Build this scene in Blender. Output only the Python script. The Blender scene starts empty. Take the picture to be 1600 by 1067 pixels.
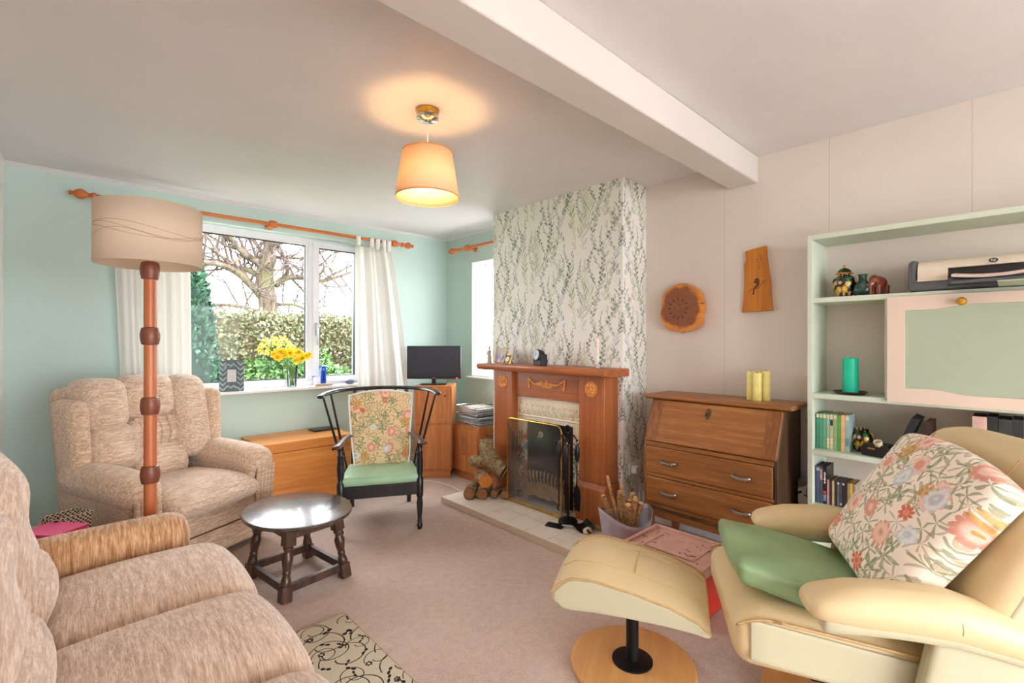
SKY = 8.0; EXPO = 0.8; PENDANT_E = 115
import bpy, bmesh, math, random
from mathutils import Vector, Matrix, Euler, noise as mnoise
PI = math.pi
SC = bpy.context.scene
COL = SC.collection
sin, cos = math.sin, math.cos
H = 2.40          # ceiling height
WX = 3.06         # right wall plane
WY = 4.30         # window wall plane

# ------------------------------------------------------------------ objects
def link(o, parent=None):
    COL.objects.link(o)
    if parent: o.parent = parent
    return o
def thing(name, label, cat, loc=(0, 0, 0), rz=0.0, group=None):
    o = bpy.data.objects.new(name, None); link(o)
    o.location = loc; o.rotation_euler = (0, 0, rz); o.empty_display_size = .05
    return tag(o, label, cat, group)
def tag(o, label, cat, group=None):
    o['label'] = label; o['category'] = cat
    if group: o['group'] = group
    return o
def struct(o):
    o['kind'] = 'structure'; return o

class MB:
    """collects shapes, then links them as one mesh object"""
    def __init__(s, M=None):
        s.v = []; s.f = []; s.M = M or Matrix.Identity(4)
    def add(s, vs, fs, M=None):
        n = len(s.v); T = s.M @ M if M else s.M
        s.v += [tuple(T @ Vector(p)) for p in vs]
        s.f += [tuple(i + n for i in f) for f in fs]
        return s
    def box(s, x0, x1, y0, y1, z0, z1, M=None):
        x0, x1 = min(x0, x1), max(x0, x1); y0, y1 = min(y0, y1), max(y0, y1); z0, z1 = min(z0, z1), max(z0, z1)
        return s.add([(x0,y0,z0),(x1,y0,z0),(x1,y1,z0),(x0,y1,z0),(x0,y0,z1),(x1,y0,z1),(x1,y1,z1),(x0,y1,z1)],
              [(0,3,2,1),(4,5,6,7),(0,1,5,4),(1,2,6,5),(2,3,7,6),(3,0,4,7)], M)
    def rbox(s, c, size, r=.03, n=8, bulge=(0, 0, 0), fn=None, M=None, k=3):
        hx = [a / 2 for a in size]
        def ts(h):
            rr = min(r, h * .98); inner = h - rr
            a = [-h + rr * (1 - cos(PI / 2 * i / k)) for i in range(k)]
            b = [-inner + 2 * inner * i / n for i in range(n + 1)]
            return a + b + [-q for q in reversed(a)]
        T = [ts(h) for h in hx]; idx = {}; vs = []; fs = []
        def vid(i, j, l):
            key = (i, j, l)
            if key in idx: return idx[key]
            p = [T[0][i], T[1][j], T[2][l]]; q = []; d = []
            for a in range(3):
                rr = min(r, hx[a] * .98); lim = hx[a] - rr
                qq = max(-lim, min(lim, p[a])); q.append(qq); d.append((p[a] - qq) / rr)
            m = max(abs(t) for t in d); L = math.sqrt(sum(t * t for t in d))
            if L > 0: d = [t / L for t in d]
            o = [q[a] + d[a] * min(r, hx[a] * .98) for a in range(3)]
            u = [o[a] / hx[a] for a in range(3)]
            for a in range(3):
                if bulge[a]:
                    b, c2 = [t for t in range(3) if t != a]
                    o[a] += bulge[a] * u[a] * max(0, 1 - u[b] ** 2) * max(0, 1 - u[c2] ** 2)
            o = Vector(o)
            if fn: o = Vector(fn(o, u))
            idx[key] = len(vs); vs.append((o[0] + c[0], o[1] + c[1], o[2] + c[2])); return idx[key]
        nx, ny, nz = len(T[0]) - 1, len(T[1]) - 1, len(T[2]) - 1
        for i in range(nx):
            for j in range(ny):
                fs.append((vid(i,j,0), vid(i,j+1,0), vid(i+1,j+1,0), vid(i+1,j,0)))
                fs.append((vid(i,j,nz), vid(i+1,j,nz), vid(i+1,j+1,nz), vid(i,j+1,nz)))
        for i in range(nx):
            for l in range(nz):
                fs.append((vid(i,0,l), vid(i+1,0,l), vid(i+1,0,l+1), vid(i,0,l+1)))
                fs.append((vid(i,ny,l), vid(i,ny,l+1), vid(i+1,ny,l+1), vid(i+1,ny,l)))
        for j in range(ny):
            for l in range(nz):
                fs.append((vid(0,j,l), vid(0,j,l+1), vid(0,j+1,l+1), vid(0,j+1,l)))
                fs.append((vid(nx,j,l), vid(nx,j+1,l), vid(nx,j+1,l+1), vid(nx,j,l+1)))
        return s.add(vs, fs, M)
    def tube(s, pts, rad, seg=10, M=None, cap=True, flat=1.0, up=None):
        pts = [Vector(p) for p in pts]; n = len(pts)
        if not hasattr(rad, '__len__'): rad = [rad] * n
        vs = []; fs = []; prev = None
        for i, p in enumerate(pts):
            t = (pts[min(i + 1, n - 1)] - pts[max(i - 1, 0)])
            t = t.normalized() if t.length > 1e-9 else Vector((0, 0, 1))
            if prev is None:
                a = Vector(up) if up else (Vector((0, 0, 1)) if abs(t.z) < .9 else Vector((1, 0, 0)))
            else: a = prev
            b = t.cross(a)
            if b.length < 1e-6: b = t.cross(Vector((.3, .8, .5)))
            b.normalize(); a = b.cross(t).normalized(); prev = a
            for k in range(seg):
                w = 2 * PI * k / seg
                vs.append(p + (b * cos(w) + a * sin(w) * flat) * rad[i])
        for i in range(n - 1):
            for k in range(seg):
                k2 = (k + 1) % seg
                fs.append((i*seg+k, i*seg+k2, (i+1)*seg+k2, (i+1)*seg+k))
        if cap:
            fs.append(tuple(range(seg - 1, -1, -1))); fs.append(tuple((n-1)*seg + k for k in range(seg)))
        return s.add([tuple(v) for v in vs], fs, M)
    def lathe(s, prof, c=(0, 0, 0), seg=24, M=None, cap=True, fn=None):
        vs = []; fs = []; n = len(prof)
        for r, z in prof:
            for k in range(seg):
                w = 2 * PI * k / seg; rr = r * (fn(w, z) if fn else 1)
                vs.append((c[0] + rr * cos(w), c[1] + rr * sin(w), c[2] + z))
        for i in range(n - 1):
            for k in range(seg):
                k2 = (k + 1) % seg
                fs.append((i*seg+k, i*seg+k2, (i+1)*seg+k2, (i+1)*seg+k))
        if cap:
            fs.append(tuple(range(seg - 1, -1, -1))); fs.append(tuple((n-1)*seg + k for k in range(seg)))
        return s.add(vs, fs, M)
    def prism(s, poly, a0, a1, ax='z', M=None):
        """polygon in the plane across ax, extruded from a0 to a1"""
        def put(p, a):
            return {'z': (p[0], p[1], a), 'y': (p[0], a, p[1]), 'x': (a, p[0], p[1])}[ax]
        n = len(poly); vs = [put(p, a0) for p in poly] + [put(p, a1) for p in poly]
        fs = [tuple(range(n - 1, -1, -1)), tuple(range(n, 2 * n))] + [(i, (i+1) % n, n + (i+1) % n, n + i) for i in range(n)]
        return s.add(vs, fs, M)
    def grid(s, fn, nu, nv, M=None, closeu=False):
        vs = [tuple(fn(i / nu, j / nv)) for j in range(nv + 1) for i in range(nu + (0 if closeu else 1))]
        w = nu if closeu else nu + 1; fs = []
        for j in range(nv):
            for i in range(nu):
                i2 = (i + 1) % w if closeu else i + 1
                fs.append((j*w+i, j*w+i2, (j+1)*w+i2, (j+1)*w+i))
        return s.add(vs, fs, M)
    def ball(s, c, r, seg=14, ring=8, M=None, fn=None):
        if not hasattr(r, '__len__'): r = (r, r, r)
        vs = []; fs = []
        for j in range(ring + 1):
            t = PI * j / ring
            for k in range(seg):
                w = 2 * PI * k / seg; m = fn(w, t) if fn else 1
                vs.append((c[0] + r[0]*m*sin(t)*cos(w), c[1] + r[1]*m*sin(t)*sin(w), c[2] - r[2]*m*cos(t)))
        for j in range(ring):
            for k in range(seg):
                k2 = (k+1) % seg; fs.append((j*seg+k, j*seg+k2, (j+1)*seg+k2, (j+1)*seg+k))
        return s.add(vs, fs, M)
    def build(s, name, mat, parent=None, bevel=0, smooth=True, sub=0, solid=0, ang=40, seg=2, loc=None):
        me = bpy.data.meshes.new(name); me.from_pydata(s.v, [], s.f)
        bm = bmesh.new(); bm.from_mesh(me)
        bmesh.ops.remove_doubles(bm, verts=bm.verts, dist=1e-6)
        bmesh.ops.recalc_face_normals(bm, faces=bm.faces)
        bm.to_mesh(me); bm.free()
        if smooth:
            me.polygons.foreach_set('use_smooth', [True] * len(me.polygons))
            if ang < 180: me.set_sharp_from_angle(angle=math.radians(ang))
        o = bpy.data.objects.new(name, me); link(o, parent)
        if loc: o.location = loc
        for m in (mat if isinstance(mat, (list, tuple)) else [mat]): me.materials.append(m)
        if solid:
            q = o.modifiers.new('solid', 'SOLIDIFY'); q.thickness = solid; q.offset = 0
        if bevel:
            q = o.modifiers.new('bevel', 'BEVEL'); q.width = bevel; q.segments = seg; q.limit_method = 'ANGLE'; q.angle_limit = math.radians(40)
            q.harden_normals = False
        if sub:
            q = o.modifiers.new('sub', 'SUBSURF'); q.levels = sub; q.render_levels = sub
        return o

def R(ax, deg): return Matrix.Rotation(math.radians(deg), 4, ax)
def Tr(x, y, z): return Matrix.Translation((x, y, z))
def Sc(x, y, z): return Matrix.Diagonal((x, y, z, 1))
def bez(p, n=12):
    """smooth curve through points (Catmull-Rom)"""
    p = [Vector(q) for q in p]; out = []
    for i in range(len(p) - 1):
        a = p[max(i-1, 0)]; b = p[i]; c = p[i+1]; d = p[min(i+2, len(p)-1)]
        for k in range(n):
            t = k / n
            out.append(.5 * ((2*b) + (c - a)*t + (2*a - 5*b + 4*c - d)*t*t + (3*b - a - 3*c + d)*t**3))
    out.append(p[-1]); return out
def text(name, body, size, mat, parent=None, loc=(0,0,0), rot=(0,0,0), ext=.0004):
    cu = bpy.data.curves.new(name, 'FONT'); cu.body = body; cu.size = size; cu.extrude = ext
    cu.align_x = 'CENTER'; cu.align_y = 'CENTER'; cu.resolution_u = 3
    tmp = bpy.data.objects.new(name + '_t', cu); COL.objects.link(tmp)
    dg = bpy.context.evaluated_depsgraph_get(); me = bpy.data.meshes.new_from_object(tmp.evaluated_get(dg))
    bpy.data.objects.remove(tmp); bpy.data.curves.remove(cu)
    o = bpy.data.objects.new(name, me); link(o, parent); me.materials.clear(); me.materials.append(mat)
    o.location = loc; o.rotation_euler = rot
    return o
def copy_tree(o, parent=None):
    c = o.copy(); link(c, parent)
    for ch in list(o.children): copy_tree(ch, c)
    return c

# ------------------------------------------------------------------ materials
def lin(c):
    return tuple(((v/255)/12.92 if v/255 <= .04045 else ((v/255+.055)/1.055)**2.4) for v in c[:3]) + (1.0,)
class E:
    """a socket (or number) with arithmetic that makes Math nodes"""
    def __init__(s, T, k): s.T = T; s.k = k
    def _o(s, op, b=None, c=None): return s.T.m(op, s, b, c)
    def __add__(s, b): return s._o('ADD', b)
    __radd__ = __add__
    def __sub__(s, b): return s._o('SUBTRACT', b)
    def __rsub__(s, b): return s.T.m('SUBTRACT', b, s)
    def __mul__(s, b): return s._o('MULTIPLY', b)
    __rmul__ = __mul__
    def __truediv__(s, b): return s._o('DIVIDE', b)
    def __lt__(s, b): return s._o('LESS_THAN', b)
    def __gt__(s, b): return s._o('GREATER_THAN', b)
    def __mod__(s, b): return s._o('FLOORED_MODULO', b)
    def __pow__(s, b): return s._o('POWER', b)
    def abs(s): return s._o('ABSOLUTE')
    def sin(s): return s._o('SINE')
    def cos(s): return s._o('COSINE')
    def floor(s): return s._o('FLOOR')
    def fract(s): return s._o('FRACT')
    def max(s, b): return s._o('MAXIMUM', b)
    def min(s, b): return s._o('MINIMUM', b)
class T:
    def __init__(s, name):
        s.mat = bpy.data.materials.new(name); s.mat.use_nodes = True; s.nt = s.mat.node_tree; s.nt.nodes.clear()
        s.out = s.nt.nodes.new('ShaderNodeOutputMaterial')
    def n(s, t, **kw):
        q = s.nt.nodes.new(t)
        for k, v in kw.items(): setattr(q, k, v)
        return q
    def put(s, sock, v):
        if isinstance(v, E): s.nt.links.new(v.k, sock)
        elif isinstance(v, bpy.types.NodeSocket): s.nt.links.new(v, sock)
        elif v is not None:
            if hasattr(v, '__len__') and sock.type == 'RGBA': sock.default_value = lin(v) if max(v[:3]) > 1.0 else tuple(v[:3]) + (1,)
            else: sock.default_value = v
    def m(s, op, a, b=None, c=None):
        q = s.n('ShaderNodeMath', operation=op)
        for i, v in enumerate((a, b, c)):
            if v is not None: s.put(q.inputs[i], v)
        return E(s, q.outputs[0])
    def obj(s): return s.n('ShaderNodeTexCoord').outputs['Object']
    def world(s): return s.n('ShaderNodeNewGeometry').outputs['Position']
    def island(s): return E(s, s.n('ShaderNodeNewGeometry').outputs['Random Per Island'])
    def sep(s, v):
        q = s.n('ShaderNodeSeparateXYZ'); s.put(q.inputs[0], v); return [E(s, o) for o in q.outputs]
    def vec(s, x, y, z=0.0):
        q = s.n('ShaderNodeCombineXYZ')
        for i, v in enumerate((x, y, z)): s.put(q.inputs[i], v)
        return q.outputs[0]
    def map(s, v, scale=(1,1,1), rot=(0,0,0), loc=(0,0,0)):
        q = s.n('ShaderNodeMapping'); s.put(q.inputs[0], v); q.inputs[1].default_value = loc; q.inputs[2].default_value = rot; q.inputs[3].default_value = scale
        return q.outputs[0]
    def noise(s, v, scale=5, detail=3, rough=.55, dist=0):
        q = s.n('ShaderNodeTexNoise'); s.put(q.inputs['Vector'], v); q.inputs['Scale'].default_value = scale
        q.inputs['Detail'].default_value = detail; q.inputs['Roughness'].default_value = rough; q.inputs['Distortion'].default_value = dist
        return E(s, q.outputs['Fac'])
    def ncol(s, v, scale=5, detail=2):
        q = s.n('ShaderNodeTexNoise'); s.put(q.inputs['Vector'], v); q.inputs['Scale'].default_value = scale; q.inputs['Detail'].default_value = detail
        return q.outputs['Color']
    def vadd(s, a, b, f=1.0):
        q = s.n('ShaderNodeVectorMath', operation='MULTIPLY_ADD'); s.put(q.inputs[0], b); q.inputs[1].default_value = (f, f, f); s.put(q.inputs[2], a)
        return q.outputs[0]
    def vor(s, v, scale=5, feature='F1', rand=1.0, dim='3D'):
        q = s.n('ShaderNodeTexVoronoi', feature=feature, voronoi_dimensions=dim); s.put(q.inputs['Vector'], v)
        q.inputs['Scale'].default_value = scale; q.inputs['Randomness'].default_value = rand
        return q
    def wnoise(s, v):
        q = s.n('ShaderNodeTexWhiteNoise', noise_dimensions='3D'); s.put(q.inputs['Vector'], v); return E(s, q.outputs['Value'])
    def ramp(s, f, stops):
        q = s.n('ShaderNodeValToRGB'); s.put(q.inputs[0], f); el = q.color_ramp.elements
        while len(el) < len(stops): el.new(.5)
        for e, (p, c) in zip(el, stops): e.position = p; e.color = lin(c)
        return q.outputs[0]
    def mix(s, f, a, b):
        q = s.n('ShaderNodeMix', data_type='RGBA'); s.put(q.inputs[0], f); s.put(q.inputs[6], a); s.put(q.inputs[7], b); return q.outputs[2]
    def step(s, f, a, b):
        q = s.n('ShaderNodeMapRange', interpolation_type='SMOOTHSTEP'); s.put(q.inputs[0], f); q.inputs[1].default_value = a; q.inputs[2].default_value = b
        return E(s, q.outputs[0])
    def bump(s, h, strength=.3, dist=.01):
        q = s.n('ShaderNodeBump'); q.inputs['Strength'].default_value = strength; q.inputs['Distance'].default_value = dist; s.put(q.inputs['Height'], h)
        return q.outputs[0]
    def done(s, col, rough=.6, metal=0, spec=.5, normal=None, trans=0, sheen=0, coat=0, emit=None, es=0, sss=0):
        q = s.n('ShaderNodeBsdfPrincipled'); s.put(q.inputs['Base Color'], col); s.put(q.inputs['Roughness'], rough)
        q.inputs['Metallic'].default_value = metal; q.inputs['Specular IOR Level'].default_value = spec
        q.inputs['Transmission Weight'].default_value = trans; q.inputs['Sheen Weight'].default_value = sheen; q.inputs['Coat Weight'].default_value = coat
        if coat: q.inputs['Coat Roughness'].default_value = .08
        if normal is not None: s.put(q.inputs['Normal'], normal)
        if emit: s.put(q.inputs['Emission Color'], emit); q.inputs['Emission Strength'].default_value = es
        s.nt.links.new(q.outputs[0], s.out.inputs[0]); s.bs = q
        return s.mat

def plain(name, c, rough=.5, metal=0, spec=.5, var=.06, nscale=30, bump=0, coat=0, sheen=0, bscale=None):
    t = T(name); v = t.obj(); f = t.noise(v, nscale, 3)
    d = tuple(max(0, x * (1 - var)) for x in c); e = tuple(min(255, x * (1 + var)) for x in c)
    col = t.ramp(f, [(.3, d), (.7, e)])
    nm = t.bump(t.noise(v, bscale or nscale * 4, 3), bump, .004) if bump else None
    return t.done(col, rough, metal, spec, nm, coat=coat, sheen=sheen)
def wood(name, c1, c2, axis=0, scale=1.0, rough=.38, dark=None, spec=.5, coat=0, knots=False):
    """grain runs along axis 0/1/2 of the object"""
    t = T(name); v = t.obj()
    sc = [26 * scale] * 3; sc[axis] = 1.6 * scale
    m = t.map(v, tuple(sc)); w = t.vadd(m, t.ncol(t.map(v, tuple(x * .12 for x in sc)), 1.5), 1.6)
    g = t.noise(w, 1.0, 5, .65); fine = t.noise(t.map(v, tuple(x * 7 for x in sc)), 1.0, 2)
    f = g * .8 + fine * .2
    col = t.ramp(f, [(.32, c2), (.5, tuple((a + b) / 2 for a, b in zip(c1, c2))), (.62, c1)])
    if knots:
        q = t.vor(t.map(v, tuple((5 if i != axis else 2.2) for i in range(3))), 1.0)
        k = t.step(E(t, q.outputs['Distance']), .10, .03); col = t.mix(k, col, tuple(x * .45 for x in c2))
    return t.done(col, rough, 0, spec, t.bump(f, .12, .003), coat=coat)
# ------------------------------------------------------------------ pattern helpers
def stamp(t, u, v, cell, seed, n, R0, p=1.0, base=.0, keep=1.0, rnd=.9):
    """one motif per Voronoi cell: n petals / leaves; returns mask, radius fraction, random"""
    q = t.vor(t.vec(u + seed, v + seed * 1.7), 1.0 / cell, 'F1', rnd, '2D')
    px, py, _ = t.sep(q.outputs['Position']); cr = t.n('ShaderNodeSeparateColor'); t.put(cr.inputs[0], q.outputs['Color'])
    r1, r2, r3 = [E(t, o) for o in cr.outputs]
    lx = u + seed - px; ly = v + seed * 1.7 - py
    ang = t.m('ARCTAN2', ly, lx) + r1 * 6.283
    rad = t.m('SQRT', lx * lx + ly * ly)
    lobe = ((ang * (n / 2)).cos().abs() ** p) * (1 - base) + base
    Rr = lobe * R0 * (r3 * .35 + .75)
    mask = (rad < Rr) * (r2 < keep)
    return mask, rad / R0, r1
def floral(name, ax, base, k=1.0, sheen=.1, fade=1.0, dens=1.0):
    """cream cotton with peony, leaf and twig print; ax = which two object axes carry it"""
    t = T(name); o = t.obj(); s3 = t.sep(o); nz = t.ncol(o, 9 / k, 2); d = t.sep(nz)
    u = s3[ax[0]] + (d[0] - .5) * .05 * k; v = s3[ax[1]] + (d[1] - .5) * .05 * k
    col = t.mix(t.noise(o, 9, 3), base, tuple(min(255, x * 1.04) for x in base))
    F = fade
    m, r, q = stamp(t, u, v, .085 * k, 3.1, 7, .070 * k, 9, .0, min(.95, .6 * dens)); col = t.mix(m * .6 * F, col, (160, 146, 104))
    m, r, q = stamp(t, u, v, .075 * k, 7.7, 5, .055 * k, 7, .0, min(.95, .6 * dens)); col = t.mix(m * .7 * F, col, (124, 134, 88))
    m, r, q = stamp(t, u, v, .15 * k, 21.3, 6, .062 * k, 3.0, .05, min(.95, .4 * dens)); gl = t.mix((r * 9).sin() * .5 + .5, (176, 176, 134), (136, 146, 106)); col = t.mix(m * .8 * F, col, gl)
    m, r, q = stamp(t, u, v, .12 * k, 33.9, 4, .042 * k, 2.5, .1, min(.95, .4 * dens)); col = t.mix(m * .7 * F, col, (104, 132, 96))
    m, r, q = stamp(t, u, v, .17 * k, 11.4, 11, .050 * k, .5, .6, min(.95, .55 * dens)); pk = t.mix(t.step((r * 7 + q * 9).sin(), -.8, .9), (240, 200, 180), (222, 150, 130)); col = t.mix(m * F, col, pk)
    m, r, q = stamp(t, u, v, .22 * k, 45.1, 8, .036 * k, .6, .4, min(.95, .45 * dens)); pk = t.mix(t.step((r * 8 + q * 9).sin(), -.8, .9), (230, 140, 110), (206, 100, 80)); col = t.mix(m * F, col, pk)
    m, r, q = stamp(t, u, v, .23 * k, 57.5, 9, .046 * k, .8, .3, min(.95, .42 * dens)); pk = t.mix(t.step((r * 14 + q * 9).sin(), -.6, .8), (214, 172, 96), (190, 136, 64)); col = t.mix(m * .9 * F, col, pk)
    m, r, q = stamp(t, u, v, .22 * k, 66.2, 7, .042 * k, .5, .5, min(.95, .45 * dens)); pk = t.mix(t.step((r * 9 + q * 9).sin(), -.8, .9), (226, 230, 230), (186, 202, 212)); col = t.mix(m * .85 * F, col, pk)
    weave = t.noise(t.map(o, (600, 600, 600)), 1.0, 1)
    return t.done(col, .8, 0, .2, t.bump(weave, .08, .001), sheen=sheen)
def chenille(name, c1, c2, line, freq, curl=.7):
    t = T(name); o = t.obj()
    st = t.noise(t.map(o, freq), 1.0, 3, .6); fine = t.noise(t.map(o, tuple(f * 3.2 for f in freq)), 1.0, 2, .6)
    f = st * .6 + fine * .45
    col = t.ramp(f, [(.40, c2), (.52, tuple((a + b) / 2 for a, b in zip(c1, c2))), (.64, c1)])
    w = t.vadd(o, t.ncol(o, 22, 2), .055)
    q = t.vor(w, 40, 'DISTANCE_TO_EDGE', 1.0); e = t.step(E(t, q.outputs['Distance']), .09, .02)
    patch = t.step(t.noise(o, 5.5, 2), .40, .56)
    lm = e * patch * curl
    col = t.mix(lm, col, line)
    return t.done(col, .85, 0, .15, t.bump(f - lm * .9, .45, .006), sheen=.35)

# ------------------------------------------------------------------ shared materials
M = {}
def paint(name, c, rough=.7, bump=.08, bs=180, spec=.3):
    t = T(name); o = t.obj(); f = t.noise(o, 2.3, 3)
    col = t.mix(f, tuple(x * .97 for x in c), tuple(min(255, x * 1.03) for x in c))
    return t.done(col, rough, 0, spec, t.bump(t.noise(o, bs, 3), bump, .002))
M['ceiling'] = paint('ceiling_paint', (226, 223, 225), .45, .15, 60, .3)
M['beam'] = paint('beam_paint', (218, 212, 208), .5, .12, 60, .4)
M['mint'] = paint('mint_wall_paint', (194, 216, 208), .6)
t = T('cream_wall_paint'); o = t.obj(); x, y, z = t.sep(o); f = t.noise(o, 2.3, 3); col = t.mix(f, (222, 211, 201), (230, 220, 211))
sl = ((y - .70).abs() < .0012).max((y - .135).abs() < .0012).max((y - 1.27).abs() < .001) ; col = t.mix(sl * .5, col, (150, 132, 118))
M['cream_wall'] = t.done(col, .6, 0, .3, t.bump(t.noise(o, 180, 3), .08, .002))
M['white_wall'] = paint('white_wall_paint', (230, 228, 222), .6)
M['upvc'] = plain('white_window_plastic', (238, 240, 244), .3, var=.01)
M['sill'] = plain('white_sill_paint', (236, 234, 232), .35, var=.02)
M['sage'] = paint('sage_paint', (206, 216, 198), .5, .06)
M['sage_panel'] = paint('sage_panel_paint', (172, 184, 162), .5, .06)
M['pink_white'] = paint('pinkish_white_paint', (224, 203, 186), .5, .06)
M['black_metal'] = plain('black_iron', (26, 26, 28), .45, .6, var=.2, bump=.1)
M['black_plastic'] = plain('black_plastic', (24, 25, 28), .35, var=.1)
M['brass'] = plain('brass', (214, 164, 66), .28, 1.0, var=.08)
M['steel'] = plain('brushed_steel', (176, 178, 180), .3, 1.0, var=.05)
M['chrome'] = plain('chrome', (220, 220, 222), .12, 1.0, var=.02)
M['wax_yellow'] = plain('yellow_wax', (240, 226, 140), .45, var=.04)
M['cream_leather'] = None
def leather(name, c, c2):
    t = T(name); o = t.obj(); f = t.noise(o, 3, 3); col = t.mix(f, c, c2)
    q = t.vor(o, 260); cr = E(t, q.outputs['Distance']); wr = t.noise(o, 14, 3, .6, 1.2)
    return t.done(col, .42, 0, .45, t.bump(cr * .25 + wr * 1.0, .22, .004))
M['leather'] = leather('cream_leather', (226, 204, 160), (216, 193, 146))
M['leather_side'] = leather('pale_leatherette', (202, 196, 166), (194, 188, 158))
M['linen'] = plain('white_linen', (240, 236, 228), .85, var=.03, nscale=200)

t = T('white_curtain'); o = t.obj(); f = t.noise(t.map(o, (220, 220, 60)), 1, 2)
df = t.n('ShaderNodeBsdfDiffuse'); t.put(df.inputs[0], t.mix(f, (246, 245, 242), (252, 251, 249)))
tl = t.n('ShaderNodeBsdfTranslucent'); t.put(tl.inputs[0], (240, 238, 230)); mx = t.n('ShaderNodeMixShader'); mx.inputs[0].default_value = .32
t.nt.links.new(df.outputs[0], mx.inputs[1]); t.nt.links.new(tl.outputs[0], mx.inputs[2]); t.nt.links.new(mx.outputs[0], t.out.inputs[0]); M['curtain'] = t.mat

def shade_mat(name, c, tr=.5, lines=False):
    t = T(name); o = t.obj(); x, y, z = t.sep(o); f = t.noise(t.map(o, (300, 300, 300)), 1, 1)
    col = t.mix(f, c, tuple(min(255, k * 1.03) for k in c))
    if lines:
        a = t.m('ARCTAN2', y, x)
        for k, (am, fr, ph, of) in enumerate([(.022, 2, .3, 0), (.03, 2, 1.0, -.012), (.018, 3, 2.2, -.03), (.026, 2, 1.6, -.02)]):
            d = (z - (of + 1.765) - (a * fr + ph).sin() * am).abs(); col = t.mix((d < .0012) * .55, col, (170, 130, 100))
    df = t.n('ShaderNodeBsdfDiffuse'); t.put(df.inputs[0], col); tl = t.n('ShaderNodeBsdfTranslucent'); t.put(tl.inputs[0], col)
    mx = t.n('ShaderNodeMixShader'); mx.inputs[0].default_value = tr
    t.nt.links.new(df.outputs[0], mx.inputs[1]); t.nt.links.new(tl.outputs[0], mx.inputs[2]); t.nt.links.new(mx.outputs[0], t.out.inputs[0]); return t.mat
M['pendant_shade'] = shade_mat('cream_pendant_fabric', (240, 214, 182), .30)
M['lamp_shade'] = shade_mat('ivory_lampshade_fabric', (244, 228, 208), .42, True)

def glass(name, tint=(1, 1, 1), gloss=.07, rough=.0, dens=0.0, dcol=(.02, .02, .02)):
    t = T(name); tr = t.n('ShaderNodeBsdfTransparent'); tr.inputs[0].default_value = tint + (1,)
    gl = t.n('ShaderNodeBsdfGlossy'); gl.inputs['Roughness'].default_value = rough
    fr = t.n('ShaderNodeFresnel'); fr.inputs[0].default_value = 1.45
    mx = t.n('ShaderNodeMixShader'); fac = E(t, fr.outputs[0]) * (gloss / .07); t.put(mx.inputs[0], fac)
    t.nt.links.new(tr.outputs[0], mx.inputs[1]); t.nt.links.new(gl.outputs[0], mx.inputs[2]); last = mx.outputs[0]
    if dens:
        df = t.n('ShaderNodeBsdfDiffuse'); df.inputs[0].default_value = dcol + (1,); m2 = t.n('ShaderNodeMixShader'); m2.inputs[0].default_value = dens
        t.nt.links.new(last, m2.inputs[1]); t.nt.links.new(df.outputs[0], m2.inputs[2]); last = m2.outputs[0]
    t.nt.links.new(last, t.out.inputs[0]); return t.mat
M['pane'] = glass('window_glass', gloss=.014); M['vase_glass'] = glass('clear_vase_glass', (.93, .97, .95), .12)
M['mesh'] = glass('fireguard_mesh', (1, 1, 1), .02, .2, .14, (.045, .045, .05))

# carpet
t = T('beige_carpet'); o = t.obj(); big = t.noise(o, 1.3, 3); fine = t.noise(o, 160, 3, .7); mid = t.noise(o, 28, 3)
col = t.ramp(fine * .55 + mid * .2 + big * .25, [(.36, (172, 146, 132)), (.5, (204, 180, 166)), (.64, (222, 202, 190))])
st = t.step(t.noise(o, 3.1, 2), .66, .78); col = t.mix(st * .25, col, (150, 124, 108))
M['carpet'] = t.done(col, .95, 0, .05, t.bump(fine * 1.2 + mid * .3, .55, .008), sheen=.25)

# wallpaper: hanging sprigs of eucalyptus, olive, fern and lavender
t = T('botanical_wallpaper'); wx, wy, wz = t.sep(t.world())
ww = t.n('ShaderNodeNewGeometry').outputs['Position']; d = t.sep(t.ncol(ww, 5, 2))
u0 = (wx + wy) * -1.0 + (d[0] - .5) * .03; v0 = wz + (d[1] - .5) * .03
PW, PH = .50, .60; off = 0.0
col = t.mix(t.noise(ww, 6, 2), (232, 230, 224), (240, 238, 232))
def vine(x0, y0, y1, p, L, w, slope, c1, c2, alt=.0, stem=(156, 160, 136), half=0.0, wig=.015, op=.9):
    global col, off
    off = (off + .23) % .6
    uu = u0 + half; cellx = (uu / PW).floor(); um = uu - cellx * PW
    vv = v0 + (cellx % 2) * (PH / 2) + off; vm = vv % PH
    wob = (vm * 19 + x0 * 40).sin() * wig
    du = um - x0 - wob; s = du.abs(); side = du > 0
    k = ((vm - y0) * (1.0 / (y1 - y0))); inr = (k > 0) * (k < 1.0)
    tap = (1.12 - k).min(1.0) * (k + .35).min(1.0)
    ph = (vm - s * slope) / p + side * alt; fr = (ph.fract() - .5).abs()
    id_ = ph.floor() + side * 57 + cellx * 131
    rn = t.wnoise(t.vec(id_, x0, 3.0)); Lm = tap * L * (rn * .5 + .65)
    sh = (s / Lm); body = (sh * PI).sin() * (sh < 1.0)
    mask = (fr < body * (w / p)) * inr
    shade = t.mix(t.step(rn + (fr * 2.0), .2, 1.2), c1, c2)
    col = t.mix(mask * op * (rn * .5 + .45), col, shade)
    col = t.mix((s < .0016) * inr * .8, col, stem)
G1, G2 = (196, 200, 160), (118, 130, 88); B1, B2 = (168, 184, 178), (88, 108, 106); S1, S2 = (190, 198, 206), (130, 142, 160); D1, D2 = (120, 134, 118), (62, 78, 68)
vine(.27, .00, .56, .060, 0.094, 0.0157, .9, (214, 216, 192), (186, 192, 166), .5, op=.7)
vine(.08, .02, .54, .055, 0.088, 0.0157, 1.0, (210, 214, 200), (180, 188, 170), .5, op=.6)
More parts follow.
